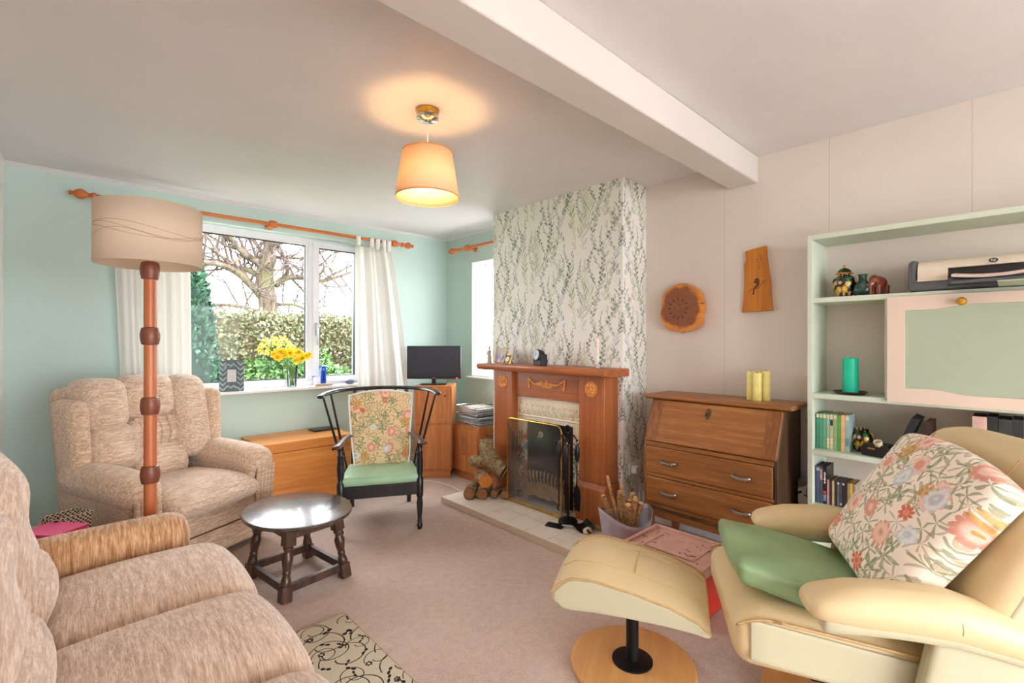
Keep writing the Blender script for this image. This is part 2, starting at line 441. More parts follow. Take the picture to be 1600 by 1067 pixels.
vine(.37, .03, .50, .036, 0.062, 0.0122, 1.1, S1, S2, .5, op=.8, wig=.03)
vine(.12, .02, .40, .040, 0.094, 0.0100, 2.0, G1, G2, .5, op=.85)
vine(.18, .04, .50, .036, 0.045, 0.0129, .5, B1, B2, .5, wig=.03)
vine(.24, .06, .48, .032, 0.040, 0.0114, .3, D1, D2, .5)
vine(.31, .05, .45, .042, 0.057, 0.0157, .6, G1, (128, 142, 108), .5, wig=.03)
vine(.45, .06, .50, .040, 0.083, 0.0114, 1.4, G1, G2, .4)
vine(.03, .04, .36, .026, 0.033, 0.0094, .4, S1, (120, 134, 156), .5, op=.9)
vine(.41, .04, .42, .032, 0.040, 0.0114, .4, D1, D2, .5, wig=.025)
vine(.48, .00, .34, .044, 0.073, 0.0122, 1.2, (200, 206, 150), (150, 160, 80), .5)
vine(.21, .10, .46, .042, 0.053, 0.0114, .9, (170, 184, 160), (110, 128, 108), .5, wig=.04)
vine(.34, .10, .44, .030, 0.043, 0.0108, .5, B1, (96, 112, 118), .5, wig=.04)
vine(.15, .12, .44, .030, 0.037, 0.0100, .4, D1, (70, 88, 80), .5, wig=.03)
vine(.06, .10, .50, .036, 0.062, 0.0100, 1.6, G1, (140, 150, 96), .5, wig=.02)
M['wallpaper'] = t.done(col, .75, 0, .2, t.bump(t.noise(ww, 120, 2), .06, .002))

CH1 = ((230, 208, 188), (182, 152, 130), (140, 104, 80))
M['chen_sofa'] = chenille('sofa_chenille', *CH1, (110, 13, 13), .16)
M['chen_sofa_arm'] = chenille('sofa_arm_chenille', (222, 184, 144), (160, 112, 72), (128, 86, 58), (110, 12, 9), .0)
M['chen_chair'] = chenille('armchair_chenille', (236, 214, 192), (190, 160, 136), (140, 106, 84), (12, 90, 90), .35)
M['chen_chair_plain'] = chenille('armchair_plain_chenille', (232, 208, 182), (182, 150, 122), (120, 84, 62), (12, 90, 80), .1)
M['floral_old'] = floral('tan_floral_print', (0, 2), (228, 202, 160), .85, dens=1.25)
M['floral_new'] = floral('ivory_floral_print', (0, 2), (240, 228, 212), .95, fade=.95, dens=1.45)
M['green_vinyl'] = plain('pale_green_satin', (158, 196, 160), .38, var=.04, nscale=8, bump=.06, bscale=20)
M['green_satin'] = plain('sage_green_satin', (142, 172, 126), .34, var=.06, nscale=6, bump=.15, bscale=14)
M['black_wood'] = wood('black_painted_wood', (40, 40, 46), (22, 22, 26), 2, 1, .3)
M['dark_oak'] = wood('dark_oak', (96, 66, 50), (46, 30, 24), 2, 1.2, .32)
M['dark_oak_top'] = wood('polished_dark_oak', (84, 64, 58), (48, 36, 34), 1, 1.2, .24, coat=.35, spec=.8)
M['pine'] = wood('orange_pine', (236, 164, 84), (204, 122, 48), 0, .7, .38, knots=True)
M['pole_wood'] = wood('orange_pole_wood', (214, 124, 60), (176, 88, 36), 0, 1.2, .35)
M['pole_wood_y'] = wood('orange_pole_wood_across', (214, 124, 60), (176, 88, 36), 1, 1.2, .35)
M['lamp_wood'] = wood('lamp_pole_wood', (204, 124, 76), (176, 94, 52), 2, 1.0, .35)
M['lamp_dark'] = wood('lamp_collar_wood', (138, 80, 56), (108, 58, 40), 2, 1.0, .4)
M['teak'] = wood('teak_veneer', (206, 138, 80), (172, 100, 52), 2, .8, .4)
M['teak_y'] = wood('teak_veneer_across', (206, 138, 80), (172, 100, 52), 0, .8, .4)
M['mahog'] = wood('mantel_wood', (180, 108, 62), (150, 82, 44), 2, .9, .33)
M['mahog_y'] = wood('mantel_wood_across', (180, 108, 62), (150, 82, 44), 1, .9, .33)
M['carved'] = plain('carved_light_wood', (222, 150, 76), .45, var=.15, nscale=60)
M['oak_y'] = wood('bureau_oak', (174, 116, 64), (130, 82, 42), 1, 1.6, .35)
M['oak_z'] = wood('bureau_oak_upright', (158, 100, 56), (116, 70, 36), 2, 1.6, .38)
M['oak_side'] = wood('bureau_dark_side', (96, 70, 46), (58, 40, 26), 2, .8, .4)
M['beech'] = wood('beech_base_veneer', (224, 172, 110), (206, 148, 86), 0, .6, .38)
M['yew'] = wood('honey_yew', (214, 138, 50), (178, 100, 28), 2, .6, .45, knots=True)
# ------------------------------------------------------------------ room shell
X0, Y0 = -.80, -3.30      # left wall (recess behind the sofa), wall behind the camera
TH = .28
struct(MB().box(X0-TH, WX+TH, Y0-TH, WY+TH, -.12, 0).build('floor', M['carpet'], smooth=False))
struct(MB().box(X0-TH, WX+TH, Y0-TH, WY+TH, H, H+.12).build('ceiling', M['ceiling'], smooth=False))
def wall(name, mat, axis, p0, p1, a0, a1, holes):
    """axis 'x': wall runs along x between y=p0..p1; holes = (a0,a1,z0,z1)"""
    mb = MB(); cuts = sorted(set([a0, a1] + [h[0] for h in holes] + [h[1] for h in holes]))
    for b0, b1 in zip(cuts, cuts[1:]):
        zs = [(0, H)]
        for h in holes:
            if h[0] <= b0 + 1e-6 and h[1] >= b1 - 1e-6: zs = [(0, h[2]), (h[3], H)]
        for z0, z1 in zs:
            if z1 - z0 > 1e-4:
                if axis == 'x': mb.box(b0, b1, p0, p1, z0, z1)
                else: mb.box(p0, p1, b0, b1, z0, z1)
    return struct(mb.build(name, mat, smooth=False))
W1 = (.50, 2.10, .86, 2.215)      # window in the far wall
W2 = (2.86, 3.856, .92, 2.10)     # window beside the chimney breast
D1h = (-.70, 2.96, .0, 2.12)          # opening for unseen glazed doors, added behind the camera for fill light
wall('wall_back', M['mint'], 'x', WY, WY+TH, X0-TH, WX+TH, [W1])
struct(MB().box(WX, WX+TH, 3.0, WY, 2.10, H).box(WX, WX+TH, 3.0, WY, 0, .92).box(WX, WX+TH, 3.856, WY, .92, 2.10)
       .box(WX, WX+TH, 2.5, 2.86, 0, H).box(WX, WX+TH, 2.86, 3.0, .0, .92).box(WX, WX+TH, 2.86, 3.0, 2.10, H).build('wall_right', M['mint'], smooth=False))
struct(MB().box(WX, WX+TH, Y0-TH, 2.5, 0, H).build('wall_fireplace', M['cream_wall'], smooth=False))
wall('wall_left', M['white_wall'], 'y', X0-TH, X0, Y0-TH, WY, [])
wall('wall_front', M['white_wall'], 'x', Y0-TH, Y0, X0, WX, [D1h])
struct(MB().box(2.76, WX, 1.83, 3.17, 0, H).build('wall_chimney_breast', M['wallpaper'], smooth=False))
struct(MB().box(X0, -.28, 4.08, WY, 0, H).build('trim_1', M['white_wall'], smooth=False))              # white pier in the corner
struct(MB().box(X0, WX, 1.066, 1.238, 2.24, H).build('trim_2', M['beam'], bevel=.008))                   # boxed ceiling beam
cv = [(WY, 2.378), (WY, H), (WY-.03, H), (WY-.02, 2.392), (WY-.008, 2.386)]
struct(MB().prism(cv, -.28, WX, 'x').build('trim_3', M['ceiling']))                                        # small coving
cv2 = [(WX, 2.378), (WX, H), (WX-.03, H), (WX-.02, 2.392), (WX-.008, 2.386)]
struct(MB().prism(cv2, 3.17, WY-.03, 'y').build('trim_4', M['ceiling']))
struct(MB().box(-.28, WX, WY-.018, WY, 0, .10).build('baseboard_back', M['sill'], bevel=.005))
struct(MB().box(WX-.018, WX, 3.17, WY-.018, 0, .10).build('baseboard_right', M['sill'], bevel=.005))
struct(MB().box(WX-.018, WX, Y0, 1.83, 0, .10).build('baseboard_fireplace', M['sill'], bevel=.005))
struct(MB().box(2.76, WX-.018, 1.812, 1.83, 0, .10).build('baseboard_chimney', M['sill'], bevel=.005))
# lining-paper seams on the cream wall
# ---- window 1
def pane(name, x0, x1, y, z0, z1, parent, ax='y'):
    if ax == 'y': return MB().box(x0, x1, y, y+.006, z0, z1).build(name, M['pane'], parent, smooth=False)
    return MB().box(y, y+.006, x0, x1, z0, z1).build(name, M['pane'], parent, smooth=False)
FY = WY + .08
def frame_rect(mb, x0, x1, z0, z1, w, y0, y1, wb=None):
    wb = wb or w
    mb.box(x0, x1, y0, y1, z0, z0+wb).box(x0, x1, y0, y1, z1-w, z1).box(x0, x0+w, y0, y1, z0+wb, z1-w).box(x1-w, x1, y0, y1, z0+wb, z1-w)
w1 = MB(); frame_rect(w1, .50, 2.10, .88, 2.215, .045, FY, FY+.07)
w1.box(1.60, 1.645, FY, FY+.07, .925, 2.17)
w1 = struct(w1.build('window_1', M['upvc'], bevel=.004))
bead = MB(); frame_rect(bead, .545, 1.60, .925, 2.17, .022, FY+.008, FY+.05); bead.build('glazing_bead', M['upvc'], w1, bevel=.003)
bk = MB(); frame_rect(bk, .568, 1.578, .948, 2.148, .007, FY+.02, FY+.04); bk.build('gasket', M['black_plastic'], w1)
cs = MB(); frame_rect(cs, 1.635, 2.09, .905, 2.19, .055, FY-.018, FY+.05); cs = cs.build('casement', M['upvc'], w1, bevel=.006)
bk = MB(); frame_rect(bk, 1.69, 2.035, .96, 2.135, .006, FY-.005, FY+.03); bk.build('gasket', M['black_plastic'], cs)
hd = MB().box(1.652, 1.674, FY-.03, FY-.018, 1.33, 1.45).tube([(1.663, FY-.05, 1.43), (1.663, FY-.055, 1.36), (1.663, FY-.05, 1.25)], [.009, .008, .006], 8).box(1.655, 1.671, FY-.055, FY-.03, 1.41, 1.44)
hd.build('window_handle', M['steel'], cs, bevel=.002)
pane('pane', .57, 1.576, FY+.03, .95, 2.146, w1); pane('pane', 1.69, 2.035, FY+.012, .96, 2.135, cs)
sb = struct(MB().box(.42, 2.20, WY-.10, FY, .86, .885).build('trim_5', M['sill'], bevel=.008, seg=3))      # window board
# ---- window 2 (beside the chimney breast)
w2 = MB(); FX = WX + .18
def fr_x(mb, y0, y1, z0, z1, w, x0, x1):
    mb.box(x0, x1, y0, y1, z0, z0+w).box(x0, x1, y0, y1, z1-w, z1).box(x0, x1, y0, y0+w, z0+w, z1-w).box(x0, x1, y1-w, y1, z0+w, z1-w)
fr_x(w2, 2.86, 3.856, .92, 2.10, .05, FX, FX+.06); w2 = struct(w2.build('window_2', M['upvc'], bevel=.004))
pane('pane', 2.91, 3.806, FX+.03, .97, 2.05, w2, 'x')
struct(MB().box(WX, FX, 2.86, 3.856, .92, .935).build('trim_7', M['sill'], smooth=False))
struct(MB().box(WX+.001, FX, 3.846, 3.856, .935, 2.10).box(WX+.001, FX, 2.86, 3.846, 2.09, 2.10).build('trim_8', M['upvc'], smooth=False))
struct(MB().box(WX-.04, WX, 3.172, 3.90, .90, .92).build('trim_6', M['sill'], bevel=.005))
# ---- invented glazed doors behind the camera, letting in fill light
d1 = MB(); dx = [-.70 + 1.22*k for k in range(4)]
for x0, x1 in zip(dx, dx[1:]): frame_rect(d1, x0, x1, 0, 2.12, .06, Y0-.16, Y0-.10)
d1 = struct(d1.build('fill_doors_1', M['upvc'], bevel=.005))
for x0, x1 in zip(dx, dx[1:]): pane('pane', x0+.06, x1-.06, Y0-.13, .06, 2.06, d1)
MB().tube([(.49, Y0-.08, 1.0), (.49, Y0-.06, 1.0), (.38, Y0-.06, 1.0)], .01, 8).build('door_handle', M['steel'], d1)

# ------------------------------------------------------------------ curtain poles and curtains
def pole(name, label, a, b, ax, finial_ends, ringpos, bracket_dir):
    A = Vector(a); Bv = Vector(b); d = (Bv - A).normalized(); rot = d.to_track_quat('Z', 'Y').to_matrix().to_4x4()
    p = thing(name, label, 'curtain pole', a, 0)
    ln = (Bv - A).length
    mm = M['pole_wood'] if ax == 0 else M['pole_wood_y']
    MB(rot).lathe([(.0145, 0), (.0145, ln)], seg=14).build('pole', mm, p)
    fin = [(.0145, -.02), (.022, -.015), (.022, .0), (.014, .008), (.012, .022), (.02, .03), (.03, .045), (.034, .06), (.03, .075), (.018, .09), (.011, .098), (.016, .106), (.016, .114), (.006, .12)]
    for e in finial_ends:
        Mx = rot @ (Tr(0, 0, ln) if e else R('X', 180))
        MB(Mx).lathe(fin, seg=16).build('finial', mm, p)
    for q in ringpos:
        b_ = MB(rot @ Tr(0, 0, q)).lathe([(.0145, -.03), (.027, -.026), (.031, -.01), (.031, .01), (.027, .026), (.0145, .03)], seg=16)
        e = Vector(bracket_dir); b_.M = Matrix.Identity(4)
        c = d * q; b_.tube([tuple(c + e * .028), tuple(c + e * .085), tuple(c + e * .115)], [.014, .016, .03], 12)
        b_.build('bracket', mm, p)
    return p
pole('curtain_pole', 'long orange wooden curtain pole with turned finials above the main window', (.13, 4.18, 2.243), (2.445, 4.18, 2.243), 0, (0, 1), (.22, 1.11, 2.22), (0, 1, 0))
pole('curtain_pole', 'short wooden curtain pole with ball finial in the corner by the chimney', (2.95, 3.98, 2.225), (2.95, 3.18, 2.225), 1, (0,), (.19,), (1, 0, 0))
def curtain(label, xt0, xt1, xb0, xb1, zt, zb, tabs, folds, seed, gap=0):
    rnd = random.Random(seed); ph = [rnd.uniform(0, 6) for _ in range(4)]
    c = thing('curtain', label, 'curtain', ((xb0 + xb1)/2, 4.17, zb))
    def f(u, v):
        e = v ** .8
        x = (xt0 + (xt1 - xt0)*u) * (1-e) + (xb0 + (xb1 - xb0)*u) * e
        a = .018 + .014 * (1-v)
        y = 4.175 + a * sin(u * folds * 6.283 + ph[0] + sin(v*3)*.3) + .010 * sin(u * folds * 2.3 * 6.283 + ph[1] + v) - .012*v
        sag = 0.018 * abs(sin(u * PI * (len(tabs)-1))) * (1-v)
        return (x - (xb0+xb1)/2, y - 4.17, zt + (zb - zt)*v - sag - zb)
    MB().grid(f, 90, 40).build('drape', M['curtain'], c, solid=.0025, ang=180)
    for tx in tabs:
        x = xt0 + (xt1-xt0)*tx
        pts = []
        for k in range(13):
            w = PI * k / 12; pts.append((x, 4.18 + .0185*cos(w), 2.243 + .0185*sin(w)))
        pts = [(x, 4.185+.012, zt-.03)] + pts + [(x, 4.17, zt-.03)]
        vs = []; fs = []
        for i, p in enumerate(pts):
            for s in (-.022, .022): vs.append((p[0]+s-(xb0+xb1)/2, p[1]-4.17, p[2]-zb))
        for i in range(len(pts)-1): fs.append((2*i, 2*i+1, 2*i+3, 2*i+2))
        MB().add(vs, fs).build('tab', M['curtain'], c, solid=.002, ang=180)
    return c
curtain('white tab-top curtain at left of main window, behind the floor lamp', .22, .66, .28, .675, 2.19, .80, (.05, .28, .52, .76, .95), 3.4, 4)
curtain('white tab-top curtain at right of main window, beside the television', 1.95, 2.30, 1.965, 2.50, 2.18, .815, (.06, .44, .62, .8, .96), 3.1, 9)

# ------------------------------------------------------------------ ceiling pendant
pd = thing('pendant_light', 'lit cream fabric drum pendant light hanging from brass ceiling rose', 'ceiling light', (1.275, 1.949, H))
MB().lathe([(.0, 0), (.052, 0), (.052, -.026), (.050, -.03)], seg=28).build('ceiling_plate', M['brass'], pd)
MB().lathe([(.049, -.027), (.055, -.032), (.052, -.046), (.034, -.054), (.012, -.058), (.006, -.058)], seg=28).build('ceiling_rose', M['chrome'], pd)
MB().tube([(0, 0, -.055), (0, 0, -.25)], .0035, 8).build('flex', M['linen'], pd)
ps = MB().lathe([(.118, -.205), (.152, -.425)], seg=56, cap=False).build('lamp_shade', M['pendant_shade'], pd, solid=.0015, ang=180)
tape = plain('shade_edge_tape', (214, 150, 80), .7)
for r_, z_ in ((.1195, -.203), (.1535, -.421)): MB().lathe([(r_, z_), (r_, z_-.006), (r_-.002, z_-.006), (r_-.002, z_)], seg=48, cap=False).build('shade_trim', tape, ps)
MB().lathe([(.016, -.235), (.02, -.245), (.02, -.285), (.014, -.29)], seg=16).build('lamp_holder', M['linen'], pd)
sp = MB()
for k in range(3):
    a = k * 2.094 + .4; sp.tube([(.018*cos(a), .018*sin(a), -.25), (.117*cos(a), .117*sin(a), -.215)], .0018, 6)
sp.build('shade_carrier', M['steel'], pd)
t = T('warm_bulb'); bulb = t.done((255, 236, 200), .5, emit=(255, 200, 132), es=PENDANT_E if 'PENDANT_E' in globals() else 150)
MB().ball((0, 0, -.332), (.03, .03, .042), 16, 10).build('bulb', bulb, pd)
# ------------------------------------------------------------------ fireplace surround
fs = thing('fireplace_surround', 'reddish wooden fireplace surround with mantelshelf and carved appliques', 'fireplace surround', (2.76, 2.42, 0))
HZ = .05     # hearth top
def fbx(mb, x0, x1, y0, y1, z0, z1): return mb.box(x0-2.76, x1-2.76, y0-2.42, y1-2.42, z0, z1)
for y0, y1, s in ((2.76, 2.975, 1), (1.865, 2.08, -1)):
    lg = fbx(MB(), 2.60, 2.758, y0, y1, HZ+.27, 1.045).build('pilaster', M['mahog'], fs, bevel=.004)
    pl = fbx(MB(), 2.575, 2.758, y0-.012, y1+.012, HZ+.002, HZ+.235)
    pl.prism([(2.575-2.76, HZ+.235), (-.002, HZ+.235), (-.002, HZ+.27), (2.598-2.76, HZ+.27)], y0-.012-2.42, y1+.012-2.42, 'y')
    pl.build('plinth_block', M['mahog'], fs, bevel=.004)
    ro = MB(); cy = (y0+y1)/2 - 2.42
    Mr = Tr(2.60-2.76, cy, .955) @ R('Y', -90)
    ro.M = Mr
    ro.lathe([(.0, 0), (.052, 0), (.052, .005), (.0, .006)], seg=24)
    for k in range(8):
        a = k * PI/4; ro.ball((.033*cos(a), .033*sin(a), .006), (.016, .012, .009), 8, 5, M=None)
        ro.tube([(.048*cos(a+.39), .048*sin(a+.39), .006), (.053*cos(a+.39), .053*sin(a+.39), .006)], .006, 6)
    ro.ball((0, 0, .009), (.014, .014, .010), 10, 6)
    ro.build('carved_roundel', M['carved'], fs)
fbx(MB(), 2.635, 2.758, 2.08, 2.76, .848, 1.045).build('frieze_board', M['mahog_y'], fs, bevel=.003)
sh = MB().prism([(-.275, 1.062), (-.268, 1.052), (-.20, 1.045), (-.002, 1.045), (-.002, 1.10), (-.27, 1.10), (-.28, 1.092), (-.28, 1.072)], -.645, .645, 'y')
sh.build('mantelshelf', M['mahog_y'], fs, bevel=.006)
# garland carving
ga = MB(); gx = 2.635-2.76-.004; rnd = random.Random(5)
for k in range(34):
    y = rnd.gauss(0, .045); z = .955 + rnd.uniform(-.026, .022) * (1 - abs(y)/.12)
    ga.ball((gx, max(-.095, min(.095, y)), z), (.010, rnd.uniform(.010, .018), rnd.uniform(.008, .014)), 8, 5)
for s in (-1, 1):
    ga.tube(bez([(gx, s*.07, .958), (gx, s*.115, .955), (gx, s*.15, .975), (gx, s*.178, .992)], 5), [.010]*4 + [.008]*12, 7)
    ga.tube(bez([(gx, s*.178, .994), (gx, s*.182, .965), (gx, s*.176, .935)], 5), [.009]*4 + [.008]*4 + [.007]*3, 7)
    ga.ball((gx, s*.18, .992), (.010, .015, .012), 8, 5); ga.ball((gx, s*.176, .93), (.008, .010, .012), 8, 5)
ga.build('carved_garland', M['carved'], fs)
# tiled insert: relief frieze over painted flower tiles
t = T('painted_fire_tiles'); o = t.obj(); x, y, z = t.sep(o)
col = t.mix(t.noise(o, 8, 3), (226, 212, 186), (240, 228, 206))
w = t.vadd(o, t.ncol(o, 12, 2), .06); sx, sy, sz = t.sep(w)
low = t.step(z, .62, .56)
for args in ((.085, 3.3, 6, .055, 1.6, .1, .7, (110, 130, 96)), (.10, 9.1, 5, .05, .7, .4, .6, (206, 92, 84)), (.12, 15.7, 7, .045, .7, .4, .55, (120, 150, 170)), (.11, 27.2, 5, .04, .8, .3, .5, (222, 170, 80)), (.09, 31.5, 5, .06, 5, 0, .6, (84, 100, 80))):
    cell, seed, nn, R0, p, b, keep, cc = args
    m_, r_, q_ = stamp(t, sy, sz, cell, seed, nn, R0, p, b, keep); col = t.mix(m_ * low * .85, col, cc)
arch = t.m('SQRT', ((y.abs() - .275) * (y.abs() - .275)) + (z - .70) * (z - .70)); ring = ((arch - .055).abs() < .006) * (z > .70)
col = t.mix(ring, col, (226, 186, 96))
grout = ((y * 6.6).fract() < .02).max((z * 6.6).fract() < .02); col = t.mix(grout * .4, col, (190, 176, 150))
rel = t.noise(o, 30, 2, .5, 2.0) * (z > .66)
M['fire_tiles'] = t.done(col, .35, 0, .5, t.bump(rel, .5, .012))
ins = MB()
for y0, y1, z0, z1 in ((-.34, -.235, HZ+.001, .848), (.235, .34, HZ+.001, .848), (-.235, .235, .66, .848)): ins.box(-.095, -.002, y0, y1, z0, z1)
ins = ins.build('tile_insert', M['fire_tiles'], fs, bevel=.002)
rf = MB()
for k in range(-5, 6):
    y = k * .056
    rf.tube([(-.097, y + .022*cos(a*.7), .755 + .040*sin(a*.7)) for a in range(10)], .007, 6)
    rf.ball((-.097, y, .755), (.008, .012, .022), 8, 6)
for z in (.828, .695): rf.tube([(-.096, -.33, z), (-.096, .33, z)], .006, 6)
rf.build('relief_moulding', plain('cream_relief_glaze', (238, 228, 204), .3, var=.04, nscale=40), ins)
# cast iron firebox with brass trim, grate
bx = MB().box(-.094, -.088, -.234, .234, HZ+.002, .659); 
bx = MB().box(-.02, -.003, -.234, .234, HZ+.002, .659).box(-.09, -.02, -.234, -.19, HZ+.002, .659).box(-.09, -.02, .19, .234, HZ+.002, .659).box(-.09, -.02, -.19, .19, .61, .659)
bx.build('firebox', plain('cast_iron', (30, 28, 28), .6, .3, var=.2), fs, bevel=.003)
# throat plate with ring pull
tp = MB().box(-.105, -.096, -.17, .175, .30, .655).build('throat_plate', M['black_metal'], fs, bevel=.004)
MB(Tr(-.107, .075, .565) @ R('Y', -90)).lathe([(0, 0), (.026, .0), (.022, .008), (0, .011)], seg=16).build('ring_boss', plain('pale_brass', (226, 214, 180), .3, .6), tp)
MB(Tr(-.118, .075, .548)).tube([(0, .022*cos(a*PI/8), .022*sin(a*PI/8)) for a in range(17)], .003, 6, cap=False).build('ring_pull', M['chrome'], tp)
# brass grate
gr = thing('fire_grate', 'antique brass fire basket with curved bars inside the fireplace', 'fire grate', (2.61, 2.41, HZ))
gm = plain('dull_brass', (186, 160, 112), .4, .7, var=.15)
fr = MB()
front = [(-.20, .055), (-.15, .045), (-.10, .065), (-.05, .05), (0, .06), (.05, .05), (.10, .065), (.15, .045), (.20, .055), (.20, .13), (.12, .155), (0, .17), (-.12, .155), (-.20, .13)]
fr.prism(front, -.012, .0, 'x').box(-.012, 0, -.20, -.17, 0, .06).box(-.012, 0, .17, .20, 0, .06)
rnd = random.Random(2)
for k in range(40): fr.ball((-.012, rnd.uniform(-.17, .17), rnd.uniform(.07, .145)), (.006, rnd.uniform(.008, .02), rnd.uniform(.005, .012)), 6, 4)
fr.ball((-.014, 0, .11), (.012, .025, .03), 10, 6)
fr.build('fret_front', gm, gr, bevel=.002)
for k in range(11):
    y = -.175 + k * .035
    MB().tube(bez([(.002, y, .15 - .06*abs(y)), (-.012, y*1.05, .20), (-.004, y*1.12, .255 - .1*abs(y))], 5), [.008]*11, 6).build('bar', gm, gr)
MB().box(.004, .12, -.185, .185, .03, .045).build('ash_tray', M['black_metal'], gr)
# fireguard
fg = thing('fireguard', 'brass-edged fireguard with dark see-through mesh standing before the fire', 'fireguard', (2.50, 2.43, HZ), 0)
Wg, Hg = .275, .635
def arch_pts(w, h, r, n=6):
    p = [(-w, 0)] + [(-w + r - r*cos(PI/2*i/n), h - r + r*sin(PI/2*i/n)) for i in range(n+1)] + [(w - r + r*sin(PI/2*i/n), h - r + r*cos(PI/2*i/n)) for i in range(n+1)] + [(w, 0)]
    return p
ap = arch_pts(Wg, Hg, .045)
MB().tube([(0, y, z + .006) for y, z in ap], .0045, 8).tube([(0, -Wg, .012), (0, Wg, .012)], .008, 8).build('brass_frame', M['brass'], fg)
MB().prism([(y, z+.008) for y, z in ap], -.001, .001, 'x').build('mesh_panel', M['mesh'], fg, smooth=False)
sd = MB().prism([(.0, .012), (.085, .012), (.085, .50), (.0, .60)], Wg-.001, Wg+.001, 'y').prism([(.0, .012), (.085, .012), (.085, .50), (.0, .60)], -Wg-.001, -Wg+.001, 'y')
for s_ in (-1, 1):
    w_ = MB().prism([(.0, .012), (.085, .012), (.085, .50), (.0, .60)], s_*Wg-.001, s_*Wg+.001, 'y').build('side_wing', M['mesh'], fg, smooth=False)
    MB().tube([(0, s_*Wg, .60), (.085, s_*Wg, .50), (.085, s_*Wg, .006), (0, s_*Wg, .006)], .0045, 8).build('wing_rail', M['brass'], w_)
# hearth of white tiles
t = T('hearth_tiles'); o = t.obj(); x, y, z = t.sep(o)
gx_ = (((x + .002) / .198).fract() < .022); gy_ = (((y + .002) / .198).fract() < .022); gt = gx_.max(gy_)
col = t.mix(t.noise(o, 4, 3), (232, 222, 208), (242, 234, 222)); dirt = t.step(t.noise(o, 7, 4), .55, .72); col = t.mix(dirt * .25, col, (190, 160, 130)); col = t.mix(gt, col, (196, 178, 156))
M['hearth'] = t.done(col, .32, 0, .5, t.bump(gt * -1.0, .3, .004))
he = MB().box(0, .592, 0, 1.33, 0, HZ).build('hearth', M['hearth'], None, bevel=.004, loc=(2.166, 1.79, 0)); tag(he, 'low white tiled hearth slab in front of the fireplace', 'hearth')

# ------------------------------------------------------------------ companion set
cs_ = thing('fireside_companion_set', 'black iron fireside tool stand with round foot and ring top', 'fireside tools', (2.475, 2.075, HZ))
MB().lathe([(0, 0), (.062, 0), (.066, .006), (.064, .02), (.058, .028), (.012, .032), (.008, .045), (.007, .60), (.007, .61)], seg=26).build('stand', M['black_metal'], cs_)
MB().tube([(0, .022*cos(a*PI/9), .635 + .026*sin(a*PI/9)) for a in range(19)], .005, 8, cap=False).build('ring_handle', M['black_metal'], cs_)
for k in range(4):
    a = .5 + k * PI/2
    MB().tube(bez([(0, 0, .585), (.03*cos(a), .03*sin(a), .60), (.055*cos(a), .055*sin(a), .575), (.062*cos(a), .062*sin(a), .555), (.070*cos(a), .070*sin(a), .57)], 5), .005, 7).build('hook', M['black_metal'], cs_)
for k, (kind, lbl) in enumerate([('poker', 'black iron poker hanging on the fireside tool stand'), ('tongs', 'black iron tongs hanging at the front of the fireside tool stand'), ('shovel', 'long narrow fire shovel hanging on the right of the fireside tool stand')]):
    a = (2.07, 3.64, 5.21)[k]; px, py = 2.475 + .062*cos(a), 2.075 + .062*sin(a)
    tl = thing('fire_' + kind, lbl, 'fire ' + kind, (px, py, HZ + .09))
    hb = MB().tube([(0, 0, .33), (0, 0, .35), (0, 0, .39), (0, 0, .43), (0, 0, .45)], [.008, .015, .02, .014, .006], 10); hb.build('handle', M['black_plastic'], tl)
    MB().tube([(0, .010*cos(q*PI/6), .462 + .010*sin(q*PI/6)) for q in range(13)], .0025, 6, cap=False).build('loop', M['chrome'], tl)
    if kind == 'shovel':
        MB().tube([(0, 0, .33), (0, 0, .16)], .004, 7).build('shaft', M['black_metal'], tl)
        MB().prism([(-.022, 0), (.022, 0), (.030, .10), (.024, .15), (0, .18), (-.024, .15), (-.030, .10)], -.003, .003, 'x').build('blade', M['black_metal'], tl, bevel=.002)
    elif kind == 'tongs':
        MB().tube([(0, -.008, .33), (0, -.010, .2), (0, -.003, .02), (0, .004, 0)], .0035, 7).tube([(0, .008, .33), (0, .012, .2), (0, .004, .02), (0, -.003, 0)], .0035, 7).build('arms', M['black_metal'], tl)
    else:
        MB().tube([(0, 0, .33), (0, 0, .03), (0, .012, .0), (0, .0, -.01)], .004, 7).build('shaft', M['black_metal'], tl)
# hearth brush leaning by the left pilaster
br = thing('hearth_brush', 'black hearth brush standing upright inside the left fireplace leg', 'brush', (2.62, 2.735, HZ))
MB().box(-.02, .02, -.055, .055, .04, .065).build('brush_head', M['black_plastic'], br, bevel=.006)
bb = MB(); rnd = random.Random(8)
for k in range(160):
    x, y = rnd.uniform(-.016, .016), rnd.uniform(-.05, .05); bb.tube([(x, y, .045), (x*1.3, y*1.15, .001)], .0016, 4)
b_ = bb.build('bristles', M['black_plastic'], br)
MB().tube([(0, 0, .06), (.004, .006, .34)], .006, 8).build('rod', M['black_metal'], br)
MB().tube([(.004, .006, .34), (.004, .007, .37), (.005, .008, .42), (.006, .009, .47), (.006, .01, .485)], [.008, .016, .019, .012, .005], 10).build('handle', M['black_plastic'], br)
